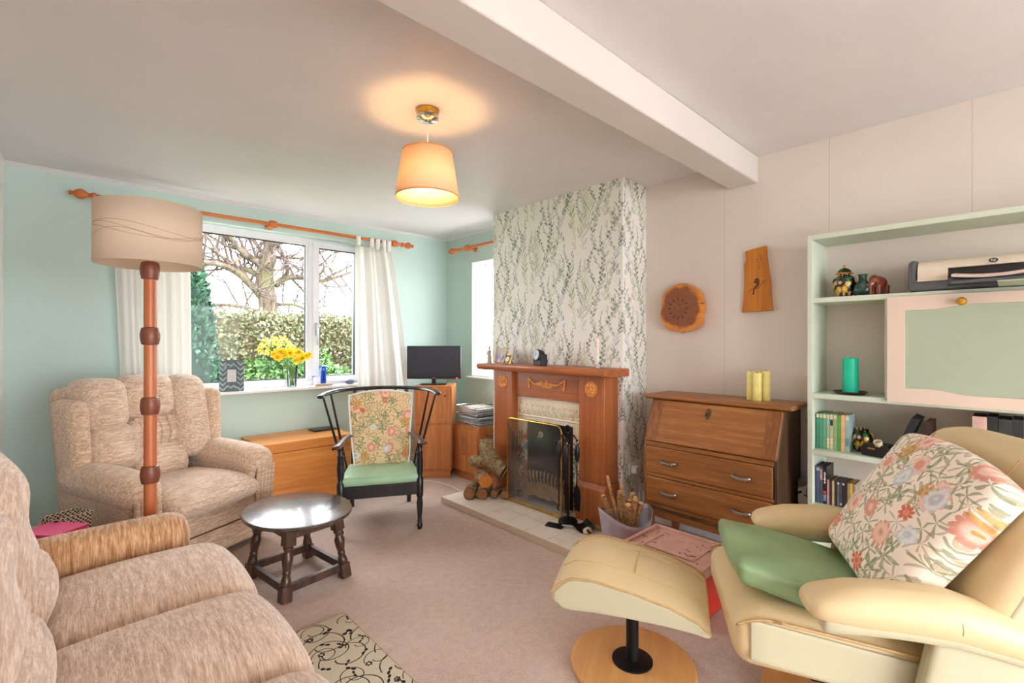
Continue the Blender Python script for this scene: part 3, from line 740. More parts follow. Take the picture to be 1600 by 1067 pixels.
# ash shovel and pan on the tiles
sv = thing('ash_shovel', 'black metal ash shovel lying on the hearth tiles by the right leg', 'shovel', (2.46, 1.945, HZ), -.5)
MB().grid(lambda u, v: ((u-.5)*.13, (v-.5)*.13, .004 + .035*abs(2*u-1)**3 + .03*max(0, v-.75)), 14, 12).build('scoop', M['black_metal'], sv, solid=.003)
MB().tube([(0, -.05, .012), (0, -.10, .03), (0, -.15, .02)], [.009, .008, .010], 10).build('handle', M['black_metal'], sv)
db = thing('coal_tongs', 'flat black metal fire tool lying in front of the tool stand', 'fire tool', (2.375, 2.09, HZ), .3)
MB().box(-.035, .03, -.05, .07, .001, .012).build('plate', M['black_metal'], db, bevel=.004)
MB().tube([(0, -.04, .016), (.01, -.10, .018), (.02, -.12, .012)], [.007, .007, .006], 8).build('grip', M['steel'], db)
stn = MB()
for nm, lb, c, r in (('pebble', 'pale round pebble on the hearth beside the shovel', (2.43, 1.872, HZ+.02), (.032, .028, .022)), ('pebble', 'brown oval pebble on the hearth against the right leg', (2.53, 1.862, HZ+.015), (.024, .03, .018))):
    p_ = MB().ball((0, 0, 0), r, 16, 10, fn=lambda w, t_: 1 + .06*sin(3*w)).build('pebble', plain('stone_' + lb[:5], (214, 196, 176) if 'pale' in lb else (150, 124, 100), .6, var=.12, nscale=20), None, loc=c); tag(p_, lb, 'pebble', 'pebbles on the hearth')

# ------------------------------------------------------------------ logs
def bark(name, c1, c2):
    t = T(name); o = t.obj(); f = t.noise(t.map(o, (12, 60, 60)), 1, 4, .65); col = t.ramp(f, [(.35, c2), (.65, c1)])
    li = t.step(t.noise(o, 16, 3), .56, .66); col = t.mix(li * .5, col, (168, 160, 130)); return t.done(col, .9, 0, .1, t.bump(f, .7, .008))
M['bark'] = bark('log_bark', (170, 136, 108), (104, 78, 60)); M['bark_grey'] = bark('grey_log_bark', (164, 142, 104), (98, 80, 58))
def endgrain(name, c1, c2):
    t = T(name); o = t.obj(); x, y, z = t.sep(o); r = t.m('SQRT', y*y + z*z); f = (r * 520 + t.noise(o, 40, 3) * 6).sin() * .5 + .5
    return t.done(t.mix(f, c1, c2), .8, 0, .1)
M['cut_orange'] = endgrain('orange_cut_wood', (214, 142, 64), (176, 98, 40)); M['cut_brown'] = endgrain('brown_cut_wood', (160, 118, 84), (122, 84, 58))
def log(label, c, dirv, L, r, mat, cut, seed):
    d = Vector(dirv).normalized(); rot = d.to_track_quat('X', 'Z')
    g = thing('log', label, 'log', c, 0, 'logs piled on the hearth'); g.rotation_euler = rot.to_euler()
    rnd = random.Random(seed); ph = rnd.uniform(0, 6)
    pts = [(-L/2 + L*i/8, .004*sin(i+ph), .004*cos(i*1.3+ph)) for i in range(9)]
    b = MB().tube(pts, [r*(1 + .06*sin(i*1.7+ph)) for i in range(9)], 18, cap=False); b.build('bark', mat, g)
    for s in (-1, 1):
        MB().tube([(s*(L/2-.004), .004*sin((4+4*s)+ph), .004*cos((4+4*s)*1.3+ph)), (s*(L/2+.001), .004*sin((4+4*s)+ph), .004*cos((4+4*s)*1.3+ph))], r*.97, 18).build('cut_end', cut, g)
    return g
log('pale barked log at the front left of the log pile', (2.345, 2.955, HZ+.047), (-.75, -.55, 0), .165, .045, M['bark_grey'], M['cut_brown'], 1)
log('brown log lying second from the front of the log pile', (2.435, 2.90, HZ+.045), (-.80, -.52, 0), .18, .044, M['bark'], M['cut_brown'], 2)
log('thin short log third in the bottom row of the pile', (2.50, 2.835, HZ+.030), (-.8, -.5, 0), .14, .028, M['bark'], M['cut_brown'], 3)
log('dark log at the back of the pile by the brush', (2.545, 2.765, HZ+.036), (-.75, -.6, 0), .15, .034, M['bark'], M['cut_brown'], 4)
log('log with bright orange cut end on top of the bottom row', (2.43, 2.91, HZ+.140), (-.45, -.85, .03), .20, .055, M['bark'], M['cut_orange'], 5)
fk = thing('log', 'large forked log leaning on top of the log pile against the left leg', 'log', (2.46, 2.88, .235), 0, 'logs piled on the hearth')
fm = MB().tube(bez([(.06, -.12, .02), (.03, -.03, .075), (.03, .06, .16), (.045, .085, .245)], 6), [.062]*6 + [.066]*6 + [.058]*7, 18)
fm.tube(bez([(.03, .0, .10), (-.01, .10, .07), (-.03, .19, .065)], 6), [.058]*4 + [.048]*5 + [.042]*4, 16)
fm.build('bark', M['bark_grey'], fk)
MB().tube([(.0655, -.125, .016), (.069, -.131, .012)], .058, 18).build('cut_end', M['cut_brown'], fk)
MB().tube([(-.03, .19, .065), (-.032, .196, .0648)], .038, 16).build('cut_end', M['cut_brown'], fk)

# ------------------------------------------------------------------ tub of kindling
tb = thing('kindling_tub', 'grey flexible tub full of kindling sticks between hearth and bureau', 'tub', (2.44, 1.60, 0))
tubm = plain('grey_rubber', (164, 156, 166), .5, var=.03)
def tf(w, z): return 1 + (.05*sin(2*w + 1.2)) * (z/.3)
tub_ = MB().grid(lambda u, v: ((.115 + .043*v)*cos(u*2*PI)*1.0, (.115 + .043*v)*sin(u*2*PI), .002 + v*(.255 + .032*cos(2*(u*2*PI) + 1.0))), 48, 8, closeu=True).build('tub_wall', tubm, tb, solid=.004, ang=180)
MB().lathe([(0, .002), (.114, .002), (.114, .006), (0, .006)], seg=40).build('tub_base', tubm, tb)
rnd = random.Random(21)
M['stick'] = bark('stick_bark', (206, 164, 118), (140, 100, 66)); M['stick_cut'] = plain('pale_split_wood', (222, 184, 136), .8, var=.1)
spots = ['leaning out at far left', 'short and dark at left', 'pale and upright behind the left ones', 'broken, left of centre', 'thick and upright at centre', 'knobbly in front at centre', 'slanting behind the centre ones', 'tall and straight toward the back', 'thin beside the tallest', 'bent at right', 'short at the right front', 'split and pale at right', 'forked, low at the front', 'stubby against the back rim']
for i in range(14):
    a = 2*PI*i/14 + .3; r0 = rnd.uniform(.02, .09); bx_, by_ = .06*cos(a+2), .06*sin(a+2); tx, ty = r0*1.3*cos(a), r0*1.3*sin(a)
    L = .30 + rnd.uniform(-.0, .07) + (.10 if i in (4, 7) else 0)
    if i == 0: tx, ty, L = -.075, .105, .33
    g = thing('stick', 'kindling stick in the grey tub, ' + spots[i], 'stick', (2.44, 1.60, .02), 0, 'kindling sticks in the tub')
    r = rnd.uniform(.009, .017)
    p0 = Vector((bx_*.6, by_*.6, .0)); p1 = Vector((tx, ty, L)); mid = (p0+p1)/2 + Vector((rnd.uniform(-.012, .012), rnd.uniform(-.012, .012), 0))
    MB().tube(bez([p0, mid, p1], 5), [r*1.15]*11, 9).build('bark', M['stick'], g)
    d = (p1-mid).normalized(); MB().tube([p1, p1 + d*.003], r*.85, 9).build('cut_end', M['stick_cut'], g)

# ------------------------------------------------------------------ socket on the chimney side, cable
so = thing('wall_socket', 'white double plug socket low on the wallpapered chimney side', 'socket', (2.90, 1.83, .40))
MB().box(-.073, .073, -.012, -.001, -.043, .043).build('face_plate', M['upvc'], so, bevel=.003)
MB().box(-.055, -.01, -.052, -.012, -.03, .02).build('plug', M['upvc'], so, bevel=.006)
for x in (.02, .045): MB().box(x, x+.012, -.016, -.012, .012, .03).build('switch', M['upvc'], so, bevel=.001)
# ------------------------------------------------------------------ writing bureau
bu = thing('writing_bureau', 'oak writing bureau with sloping fall front and two drawers', 'bureau', (3.035, 1.215, 0))
BX0, BX1 = -.385, -.005      # local x of carcass front / back
HB = .385                    # half width
# sides follow the sloping profile
prof = [(BX0, .26), (BX1, .26), (BX1, .915), (-.275, .915), (BX0, .66)]
for s in (-1, 1):
    MB().prism(prof, s*HB - (.018 if s > 0 else 0), s*HB + (.018 if s < 0 else 0), 'y').build('side_panel', M['oak_side'] if s < 0 else M['oak_z'], bu, bevel=.003)
MB().box(-.02, BX1, -HB+.018, HB-.018, .26, .915).build('back_panel', M['oak_side'], bu)
MB().prism([(-.30, .915), (-.312, .923), (-.312, .935), (-.30, .942), (.0, .942), (.0, .915)], -HB-.04, HB+.04, 'y').build('top_board', M['oak_y'], bu, bevel=.004)
for z0, z1, x0 in ((.635, .66, BX0-.002), (.448, .468, BX0), (.262, .285, BX0)): MB().box(x0, -.03, -HB+.018, HB-.018, z0, z1).build('rail', M['oak_y'], bu, bevel=.002)
# fall front lies along the slope
a0 = Vector((BX0, 0, .663)); a1 = Vector((-.279, 0, .910)); d = (a1-a0); L = d.length; ang = math.atan2(d.x, d.z)
ff = MB(Tr(a0.x, 0, a0.z) @ R('Y', math.degrees(ang)))
ff.box(-.016, .006, -HB+.004, HB-.020, 0, L-.004); ffo = ff.build('fall_front', M['oak_y'], bu, bevel=.005)
for y0 in (-HB+.006, HB-.092):
    MB(Tr(a0.x, 0, a0.z) @ R('Y', math.degrees(ang))).box(-.0172, -.010, y0, y0+.07, .004, L-.008).build('cleat', M['oak_z'], ffo, bevel=.002)
MB(Tr(a0.x, 0, a0.z) @ R('Y', math.degrees(ang))).ball((-.018, .005, L-.055), (.004, .016, .026), 10, 6).ball((-.020, .005, L-.085), (.003, .010, .012), 8, 5).tube([(-.018, .005, L-.06), (-.036, .006, L-.07)], .003, 7).ball((-.042, .006, L-.073), (.012, .003, .010), 10, 6).build('lock_key', plain('old_bronze', (98, 78, 60), .4, .7), ffo)
for i, (z0, z1) in enumerate(((.472, .632), (.288, .445))):
    dr = MB().box(BX0-.012, BX0+.25, -HB+.022, HB-.022, z0, z1).build('drawer', M['oak_y'], bu, bevel=.004)
    for y in (-.21, .21):
        zc = (z0+z1)/2
        hm = MB().tube(bez([(BX0-.012, y-.043, zc+.004), (BX0-.028, y-.040, zc), (BX0-.033, y, zc-.006), (BX0-.028, y+.040, zc), (BX0-.012, y+.043, zc+.004)], 4), .0075, 8)
        for k in (-.03, -.01, .01, .03): hm.ball((BX0-.034, y+k, zc-.008), (.007, .005, .007), 6, 4)
        hm.build('handle', M['steel'], dr)
MB().box(BX0+.004, BX0+.03, -HB+.018, HB-.018, .20, .262).build('apron', M['oak_y'], bu, bevel=.004)
for sx in (BX0+.022, BX1-.03):
    for sy in (-HB+.03, HB-.03): MB().lathe([(0, 0), (.018, 0), (.022, .02), (.028, .07), (.018, .10), (.028, .13), (.028, .262)], (sx, sy, 0), 14).build('leg', M['oak_z'], bu)
MB().prism([(-.40, .252), (-.385, .262), (-.03, .262), (-.03, .252)], -HB, HB, 'y').build('base_moulding', M['oak_side'], bu, bevel=.003)

# ------------------------------------------------------------------ built-in shelf unit
su = thing('shelf_unit', 'pale sage painted open shelving unit with drop-down cupboard door', 'shelving', (2.79, .735, 0))
SY1 = -1.62; D = WX - 2.79 - .004; SG = M['sage']
MB().box(0, D, -.024, 0, 0, 1.825).build('upright', SG, su, bevel=.002)
MB().box(0, D, SY1, SY1+.024, 0, 1.825).build('upright', SG, su, bevel=.002)
MB().box(0, D, -.34, -.318, 1.005, 1.478).build('divider', SG, su, bevel=.002)
MB().box(-.002, D, SY1+.024, -.024, 1.80, 1.826).build('top_shelf', SG, su, bevel=.002)
for z in (1.503, 1.015, .727, .448, .10): MB().box(0, D, SY1+.024, -.024, z-.026, z).build('shelf', SG, su, bevel=.002)
MB().box(0, D, -1.40, -1.376, 1.015, 1.477).build('divider', SG, su, bevel=.002)
MB().box(D-.002, D+.001, SY1, 0, .02, 1.80).build('back_board', M['cream_wall'], su, smooth=False)
# cupboard door with arched panel
dy0, dy1, dz0, dz1 = -1.385, -.33, 1.002, 1.485
def arch_edge(n=24):
    lo = []; hi = []
    ya, yb = dy0+.075, dy1-.062
    for i in range(n+1):
        u = i/n; y = yb + (ya-yb)*u; e = min(u, 1-u); k = min(1, max(0, (e-.10)/.14)); k = k*k*(3-2*k)
        hi.append((y, dz1-.064 + .018*k)); lo.append((y, dz0+.066 - .018*k))
    return lo, hi
lo, hi = arch_edge()
inner = lo + hi[::-1]
dm = MB(); n = len(lo)
# frame: strips between inner outline and door outline
for i in range(n-1):
    for (p, q, zz) in ((lo[i], lo[i+1], dz0), (hi[i], hi[i+1], dz1)):
        za, zb = (zz, None), None
        quad = [(p[0], min(zz, p[1])), (q[0], min(zz, q[1])), (q[0], max(zz, q[1])), (p[0], max(zz, p[1]))]
        dm.prism(quad, -.020, -.002, 'x')
dm.box(-.020, -.002, lo[0][0], dy1, dz0, dz1); dm.box(-.020, -.002, dy0, lo[-1][0], dz0, dz1)
dr = dm.build('cupboard_door', M['pink_white'], su, smooth=False)
MB().prism(inner, -.011, -.003, 'x').build('door_panel', M['sage_panel'], dr, smooth=False)
MB(Tr(-.020, -.582, dz1-.035) @ R('Y', -90)).lathe([(0, 0), (.008, 0), (.007, .012), (.014, .017), (.017, .024), (.013, .032), (0, .035)], seg=18).build('door_knob', M['brass'], dr)

# ------------------------------------------------------------------ television corner
yaw = -math.radians(43.3)
tv_p = Vector((2.375, 3.86, 0)); rt = Vector((cos(yaw), sin(yaw), 0)); bk = Vector((-sin(yaw), cos(yaw), 0))
tc_ = thing('tall_cabinet', 'tall narrow teak cabinet under the television in the corner', 'cabinet', tuple(tv_p), yaw)
Wc, Dc, Hc = .355, .34, .862
MB().box(0, Wc, 0, Dc, .075, Hc).build('carcass', M['teak'], tc_, bevel=.003)
MB().box(.012, Wc-.012, .012, Dc-.012, 0, .075).build('plinth', M['teak_y'], tc_, bevel=.003)
a_ = MB().box(.020, Wc-.020, -.010, .0, .515, Hc-.022).build('drop_door', M['teak'], tc_, bevel=.003)
b_ = MB().box(.012, Wc-.012, -.014, .0, .085, .492).build('lower_door', M['teak'], tc_, bevel=.003)
MB().box(.04, .055, -.026, -.014, .33, .43).build('handle', M['teak_y'], b_, bevel=.004)
MB(Tr(Wc-.06, -.010, Hc-.09) @ R('X', 90)).lathe([(0, 0), (.006, 0), (.008, .014), (0, .016)], seg=12).build('door_knob', M['black_plastic'], a_)
tvc = tv_p + rt*.16 + bk*.17
tv = thing('television', 'small black flat screen television on the tall teak cabinet', 'television', (tvc.x, tvc.y, Hc), yaw)
MB().rbox((0, 0, .005), (.24, .15, .009), .004, 4).build('stand_base', M['black_plastic'], tv)
MB().box(-.02, .02, -.012, .012, .009, .09).build('stand_neck', M['black_plastic'], tv, bevel=.004)
bz = MB().box(-.262, .262, -.012, .03, .055, .375).build('bezel', M['black_plastic'], tv, bevel=.006)
MB().box(-.250, .250, -.0135, -.011, .078, .364).build('screen', plain('dark_grey_screen', (52, 58, 68), .18, var=.02, spec=.6), bz)
t = T('red_standby_led'); led = t.done((200, 20, 20), .4, emit=(255, 40, 30), es=3)
MB().box(.215, .232, -.0145, -.012, .060, .068).build('standby_light', led, bz)
MB().box(-.012, .012, -.0135, -.0115, .062, .068).build('maker_mark', M['steel'], bz)
# low cabinet and wire tray
lc = thing('low_cabinet', 'low teak cabinet with slim bar handle beside the fireplace', 'cabinet', (2.70, 3.31, 0))
MB().box(0, .335, 0, .36, .07, .50).build('carcass', M['teak'], lc, bevel=.003)
MB().box(.015, .32, .01, .35, 0, .07).build('plinth', M['teak_y'], lc, bevel=.003)
dd = MB().box(-.014, 0, .004, .356, .075, .468).build('door', M['teak'], lc, bevel=.003)
MB().tube([(-.014, .18, .24), (-.034, .18, .24), (-.034, .18, .40), (-.014, .18, .40)], .005, 8).build('bar_handle', M['steel'], dd)
MB().tube([(.10, 0, .42), (.10, -.022, .42), (.24, -.022, .42), (.24, 0, .42)], .006, 8).build('side_rail', M['steel'], lc)
wt = thing('wire_letter_tray', 'two-tier steel wire tray holding newspapers on the low cabinet', 'letter tray', (2.71, 3.32, .50))
wm = MB()
for z in (.008, .105, .175):
    wm.tube([(0, 0, z), (.31, 0, z), (.31, .33, z), (0, .33, z), (0, 0, z)], .004, 7)
for x, y in ((0, .04), (0, .29), (.31, .04), (.31, .29)): wm.tube([(x, y, .0), (x, y, .175)], .004, 7)
for z in (.008, .105):
    for k in range(1, 9): wm.tube([(.31*k/9, 0, z), (.31*k/9, .33, z)], .002, 5)
wm.build('wire_frame', M['chrome'], wt)
rnd = random.Random(3)
def paper_stack(z0, hmax, tier, base):
    k = 0; z = z0
    while z < hmax:
        th = rnd.uniform(.010, .018); c = rnd.choice([(206, 206, 208), (186, 190, 196), (220, 216, 210), (166, 172, 182), (196, 190, 184)])
        p = MB().rbox((0, 0, th/2), (.27+rnd.uniform(-.02, .02), .29+rnd.uniform(-.03, .01), th), .006, 6, fn=lambda o, u: (o[0], o[1], o[2] + .004*sin(o[1]*20) * (1 if u[2] > 0 else .3)))
        q = p.build('newspaper', plain('newsprint_%d_%d' % (tier, k), c, .8, var=.14, nscale=45), None, loc=(2.865+rnd.uniform(-.012, .012), 3.485+rnd.uniform(-.012, .012), base + z)); q.rotation_euler = (0, 0, rnd.uniform(-.08, .08))
        pos = ['bottom', 'second', 'third', 'fourth', 'fifth', 'sixth'][k]
        tag(q, 'folded newspaper, %s from the bottom of the %s wire tray' % (pos if k else 'first', ['lower', 'upper'][tier]), 'newspaper', 'newspapers in the wire tray'); k += 1; z += th + .003
paper_stack(.012, .065, 0, .50); paper_stack(.110, .165, 1, .50)

# ------------------------------------------------------------------ pine chest
ch = thing('pine_chest', 'orange pine blanket chest under the main window', 'chest', (1.04, 3.82, 0))
MB().box(0, .70, .0, .44, .0, .435).build('body', M['pine'], ch, bevel=.004)
ld = MB().box(-.012, .712, -.014, .445, .439, .512).build('lid', M['pine'], ch, bevel=.005)
MB(Tr(.55, -.001, .40) @ R('X', 90)).lathe([(0, 0), (.012, 0), (.012, .002), (0, .003)], seg=12).build('keyhole', M['black_metal'], ch)
mt = MB().box(-.10, .10, -.07, .07, 0, .012).build('tablet_computer', M['black_plastic'], None, bevel=.004, loc=(1.63, 4.13, .513)); tag(mt, 'thin dark slab lying at the right end of the pine chest', 'tablet')
# ------------------------------------------------------------------ sofa (faces +x)
so_ = thing('sofa', 'large beige chenille three-seat sofa along the left wall', 'sofa', (0, 1.545, 0))
CS, CA = M['chen_sofa'], M['chen_sofa_arm']
MB().rbox((-.07, 0, .17), (.96, 1.90, .26), .03, 6).build('base', CA, so_)
def bk_fn(o, u): return (o[0] - .10*max(0, u[2]), o[1], o[2])
MB().rbox((-.52, 0, .52), (.20, 1.86, .86), .08, 8, fn=bk_fn).build('back_frame', CA, so_)
for i, yc in enumerate((.52, 0, -.52)):
    def sf(o, u):
        drop = max(0, u[0] - .55) ** 2 * .22
        return (o[0] + .02*(1-u[1]**2)*max(0, u[0]), o[1], o[2] - drop*(1 if u[2] > -.5 else .4) - .016*(u[1]**4)*max(0, u[2]))
    MB().rbox((.215, yc, .375), (.57, .525, .17), .065, 14, (0.0, .004, .035), sf).build('seat_cushion', CS, so_)
    def pf(o, u): return (o[0] - .11*(u[2]+1)/2 + .012*sin(6*u[2]), o[1]*(1 - .06*max(0, u[2])**2), o[2] + .01*cos(3*u[1]))
    MB().rbox((-.20, yc, .775), (.25, .515, .50), .10, 12, (.05, .0, .03), pf).build('back_cushion', CS, so_)
    MB().rbox((-.165, yc, .515), (.24, .52, .20), .09, 12, (.03, 0, .01)).build('lumbar_cushion', CS, so_)
for s in (1, -1):
    def af(o, u): return (o[0] + (.10 * max(0, -u[2]) if u[0] > 0 else 0) * u[0] - .0, o[1] + s*.012*u[2], o[2] - (.02*max(0, -u[0])) * max(0, u[2]) + .012*u[0]*max(0,u[2]))
    MB().rbox((-.08, s*.875, .302), (.93, .185, .49), .075, 12, (0, 0, .012), af).build('arm', CA, so_)
for sx in (-.5, .34):
    for sy in (-.9, .9): MB().lathe([(0, 0), (.025, 0), (.03, .04), (0, .04)], (sx, sy, 0), 12).build('foot', M['black_plastic'], so_)

# ------------------------------------------------------------------ armchair by the window (faces -y, turned)
ac = thing('armchair', 'high-backed beige chenille armchair with rolled arms and buttoned back', 'armchair', (.607, 3.145, 0), math.radians(27))
CC, CP = M['chen_chair'], M['chen_chair_plain']
bs = MB().rbox((0, .385, .182), (.86, .75, .275), .03, 8).build('base', CP, ac)
MB().box(-.425, .425, .0025, .012, .195, .202).build('seam', CH_SEAM if 'CH_SEAM' in globals() else plain('dark_seam', (110, 76, 54), .9), bs)
def scf(o, u):
    f = max(0, -u[1] - .3) / .7
    return (o[0], o[1] - .015*(1-u[0]**2)*max(0, -u[1]), o[2] - .045*f*f*max(0, u[2]) + .02*f*(1-max(0,u[2]))*0)
MB().rbox((0, .20, .405), (.535, .58, .135), .060, 12, (0, .0, .03), scf).build('seat_cushion', CC, ac)
for s in (-1, 1):
    # arm: panel with a roll turned over at the top
    am = MB().rbox((s*.345, .30, .36), (.15, .58, .30), .04, 6)
    def rl(o, u): return (o[0], o[1], o[2] - .02*max(0, -u[1])**2 + .03*(u[1]+1)/2)
    am.rbox((s*.352, .285, .525), (.205, .60, .175), .085, 10, (0, .02, .0), rl)
    a_ = am.build('arm', CP, ac)
    # pleated facing at the front of the roll
    fm = MB()
    for k in range(5):
        x = s*(.30 + .026*k); fm.tube([(x, -.006, .20 + .01*k), (x, -.016, .40), (x + s*.004, -.022, .49)], [.010, .014, .012], 8)
    fm.build('pleats', CP, a_)
    def wf(o, u): return (o[0] + s*.012*u[2], o[1] + .07*(u[2]+1)/2 - .02*u[2]**2*max(0, -u[1]), o[2])
    MB().rbox((s*.375, .49, .64), (.10, .20, .66), .05, 8, fn=wf).build('wing', CP, ac)
def bpf(o, u): return (o[0], o[1] + .11*(u[2]+1)/2, o[2])
MB().rbox((0, .64, .62), (.72, .16, .80), .06, 8, fn=bpf).build('back_frame', CP, ac)
# tufted pillow back: six lobes pressed together
def lobe(name, c, size, b, r=.075, tilt=.10, fn=None):
    def f(o, u):
        z = o[2] + c[2]
        y = o[1] + .17*(z - .45)
        if fn: o = fn(o, u)
        return (o[0], y, o[2])
    MB().rbox(c, size, r, 12, (0, b, 0), f).build(name, CC, ac)
lobe('back_lobe', (-.235, .50, .925), (.235, .22, .29), .02)
lobe('back_lobe', (-.215, .485, .68), (.25, .22, .26), .02)
lobe('back_lobe', (.245, .49, .80), (.225, .22, .53), .02, .09)
lobe('back_lobe', (.01, .515, .945), (.32, .20, .26), .01)
lobe('back_lobe', (.04, .535, .735), (.30, .17, .20), .005, .05)
lobe('back_lobe', (.035, .50, .555), (.34, .18, .22), .02, .07)
ps_ = MB()
for x, y, z in ((-.10, .475, .82), (.145, .475, .83)): ps_.ball((x, y, z), (.014, .008, .014), 10, 6)
for k in range(4):
    for sx, z0, z1 in ((-.075+.05*k, .83, 1.04), (-.06+.05*k, .64, .82)):
        y0 = .435 + .17*(z0-.45); ps_.tube([(sx, y0+.008, z0), (sx*1.06+.004, y0-.004, (z0+z1)/2), (sx*1.1, y0+.045, z1)], .0035, 5)
ps_.build('pleat_lines', CP, ac)
for sx in (-.36, .36):
    for sy in (.06, .70): MB().lathe([(0, 0), (.024, 0), (.028, .05), (0, .05)], (sx, sy, 0), 12).build('foot', M['black_plastic'], ac)

# ------------------------------------------------------------------ black spindle-back chair
sc_ = thing('spindle_chair', 'low black spindle-back chair with floral back cushion and green seat', 'chair', (1.67, 3.162, 0), math.radians(-27.8))
BW = M['black_wood']
for s in (-1, 1):
    MB().lathe([(0, 0), (.012, 0), (.018, .015), (.020, .03), (.013, .045), (.018, .052), (.014, .07), (.019, .13), (.022, .18), (.017, .215), (.022, .225), (.025, .24), (.025, .345), (.022, .35), (.016, .365), (.022, .40), (.024, .45), (.019, .51), (.023, .525), (.015, .54), (.020, .575), (.020, .59)], (s*.255, -.287, 0), 18).build('front_leg', BW, sc_)
    MB().tube([(s*.215, .30, 0), (s*.22, .25, .25), (s*.215, .235, .33)], [.016, .021, .022], 12).build('rear_leg', BW, sc_)
    MB().tube([(s*.205, .235, .30), (s*.20, .275, .60), (s*.195, .305, .905)], [.018, .016, .015], 12).build('back_post', BW, sc_)
    ar = bez([(s*.275, -.345, .592), (s*.262, -.25, .598), (s*.245, -.05, .592), (s*.215, .25, .57)], 6)
    MB().tube(ar, [.012] + [.030]*5 + [.026]*(len(ar)-6), 12, flat=.42, up=(0, 0, 1)).build('arm', M['dark_oak'], sc_)
    MB().box(s*.255-.014, s*.255+.014, -.28, .24, .245, .318).build('side_rail', BW, sc_, bevel=.003)
    for (tx, ty, bx_, by_) in ((.392, -.035, .250, .10), (.350, .075, .240, .17)):
        MB().tube([(s*bx_, by_, .30), (s*(bx_+tx)/2*1.0, (by_+ty)/2, .60), (s*tx, ty, .90)], [.0075, .009, .007], 9).build('spindle', BW, sc_)
MB().box(-.245, .245, -.302, -.275, .242, .325).build('front_rail', BW, sc_, bevel=.003)
MB().box(-.21, .21, .225, .25, .245, .31).build('rear_rail', BW, sc_, bevel=.003)
MB().box(-.245, .245, -.27, .22, .29, .305).build('seat_deck', BW, sc_)
for x in (-.11, 0, .11): MB().tube([(x, .24, .30), (x, .285, .6), (x, .315, .90)], .008, 9).build('spindle', BW, sc_)
arc = bez([(-.405, -.07, .895), (-.385, .03, .905), (-.31, .185, .912), (-.16, .285, .915), (0, .315, .916), (.16, .285, .915), (.31, .185, .912), (.385, .03, .905), (.405, -.07, .895)], 6)
MB().tube(arc, [.022] + [.026]*(len(arc)-2) + [.022], 12, flat=.55, up=(0, 0, 1)).build('bow_rail', BW, sc_)
def gs(o, u): return (o[0]*(1 - .05*u[1]), o[1], o[2] - .012*(u[1]+1))
MB().rbox((0, -.055, .352), (.50, .49, .065), .025, 10, (0, .006, .012), gs).build('seat_cushion', M['green_vinyl'], sc_)
def fb(o, u): return (o[0]*(1 + .10*u[2]), o[1] + .105*(u[2]+1)/2 - .0, o[2] + (.03*(1-u[0]**2) if u[2] > .6 else 0))
cu_ = MB().rbox((0, .115, .605), (.43, .085, .545), .035, 12, (0, .022, .0), fb).build('back_cushion', M['floral_old'], sc_)
def ring(off):
    pts = []
    for (x, z) in [(-.205, -.262), (-.215, 0), (-.212, .24), (-.19, .268), (0, .272), (.19, .268), (.212, .24), (.215, 0), (.205, -.262), (0, -.268), (-.205, -.262)]:
        u2 = z / .2725; zz = z + (.03*(1-(x/.215)**2) if u2 > .6 else 0)
        pts.append((x*(1+.10*u2), .115 - .036 + .105*(u2+1)/2, .605 + zz))
    return pts
MB().tube(bez(ring(0), 5), .006, 7, cap=False).build('piping', M['linen'], cu_)

# ------------------------------------------------------------------ oval coffee table
ct = thing('coffee_table', 'small dark oak oval coffee table with turned splayed legs', 'coffee table', (.915, 2.665, 0), math.radians(8))
TZ = .378
a_, b_ = .262, .322
prof = [(0, TZ-.026), (.94, TZ-.026), (.985, TZ-.020), (1.0, TZ-.010), (.985, TZ-.003), (.955, TZ), (0, TZ)]
MB(Sc(a_, b_, 1)).lathe(prof, seg=72).build('table_top', M['dark_oak_top'], ct, ang=30)
fr = MB()
for s in (-1, 1):
    fr.prism([(s*.13-.011, -.17), (s*.13+.011, -.17), (s*.13+.011, .17), (s*.13-.011, .17)], TZ-.085, TZ-.027).prism([(-.13, s*.17-.011), (.13, s*.17-.011), (.13, s*.17+.011), (-.13, s*.17+.011)], TZ-.085, TZ-.027)
fr.build('frieze', M['dark_oak'], ct, bevel=.003)
LP = []
for sx in (-1, 1):
    for sy in (-1, 1):
        top = Vector((sx*.125, sy*.165, TZ-.03)); bot = Vector((sx*.165, sy*.195, 0)); d = bot - top
        ax = d.normalized(); q = Vector((0, 0, -1)).rotation_difference(ax).to_matrix().to_4x4(); Lg = d.length
        mb = MB(Tr(*top) @ q @ R('X', 180))
        mb.box(-.027, .027, -.027, .027, 0, .085)
        mb.lathe([(.020, .085), (.026, .095), (.018, .108), (.018, .118), (.027, .14), (.024, .17), (.017, .205), (.021, .212), (.017, .222), (.023, .245), (.026, .262), (.022, .272)], seg=18)
        mb.box(-.026, .026, -.026, .026, .270, Lg-.004)
        mb.build('leg', M['dark_oak'], ct, bevel=.003)
def st(p, q_, carved=False):
    P_, Q_ = Vector(p), Vector(q_); d = Q_-P_; ang = math.atan2(d.y, d.x); L = d.length
    mb = MB(Tr(*P_) @ Matrix.Rotation(ang, 4, 'Z')).box(0, L, -.012, .012, -.020, .020)
    if carved:
        for k in range(6):
            c = L*(k+.7)/6.4
            for sg in (-1, 1): mb.tube([(c + .017*cos(w*PI/6), sg*.0125, .010*sin(w*PI/6)) for w in range(13)], .0024, 5, cap=False)
    mb.build('stretcher', M['dark_oak'], ct, bevel=.002)
zs = .062; ex, ey = .158, .190
st((-ex, -ey, zs), (ex, -ey, zs), True); st((ex, -ey, zs), (ex, ey, zs)); st((ex, ey, zs), (-ex, ey, zs)); st((-ex, ey, zs), (-ex, -ey, zs))

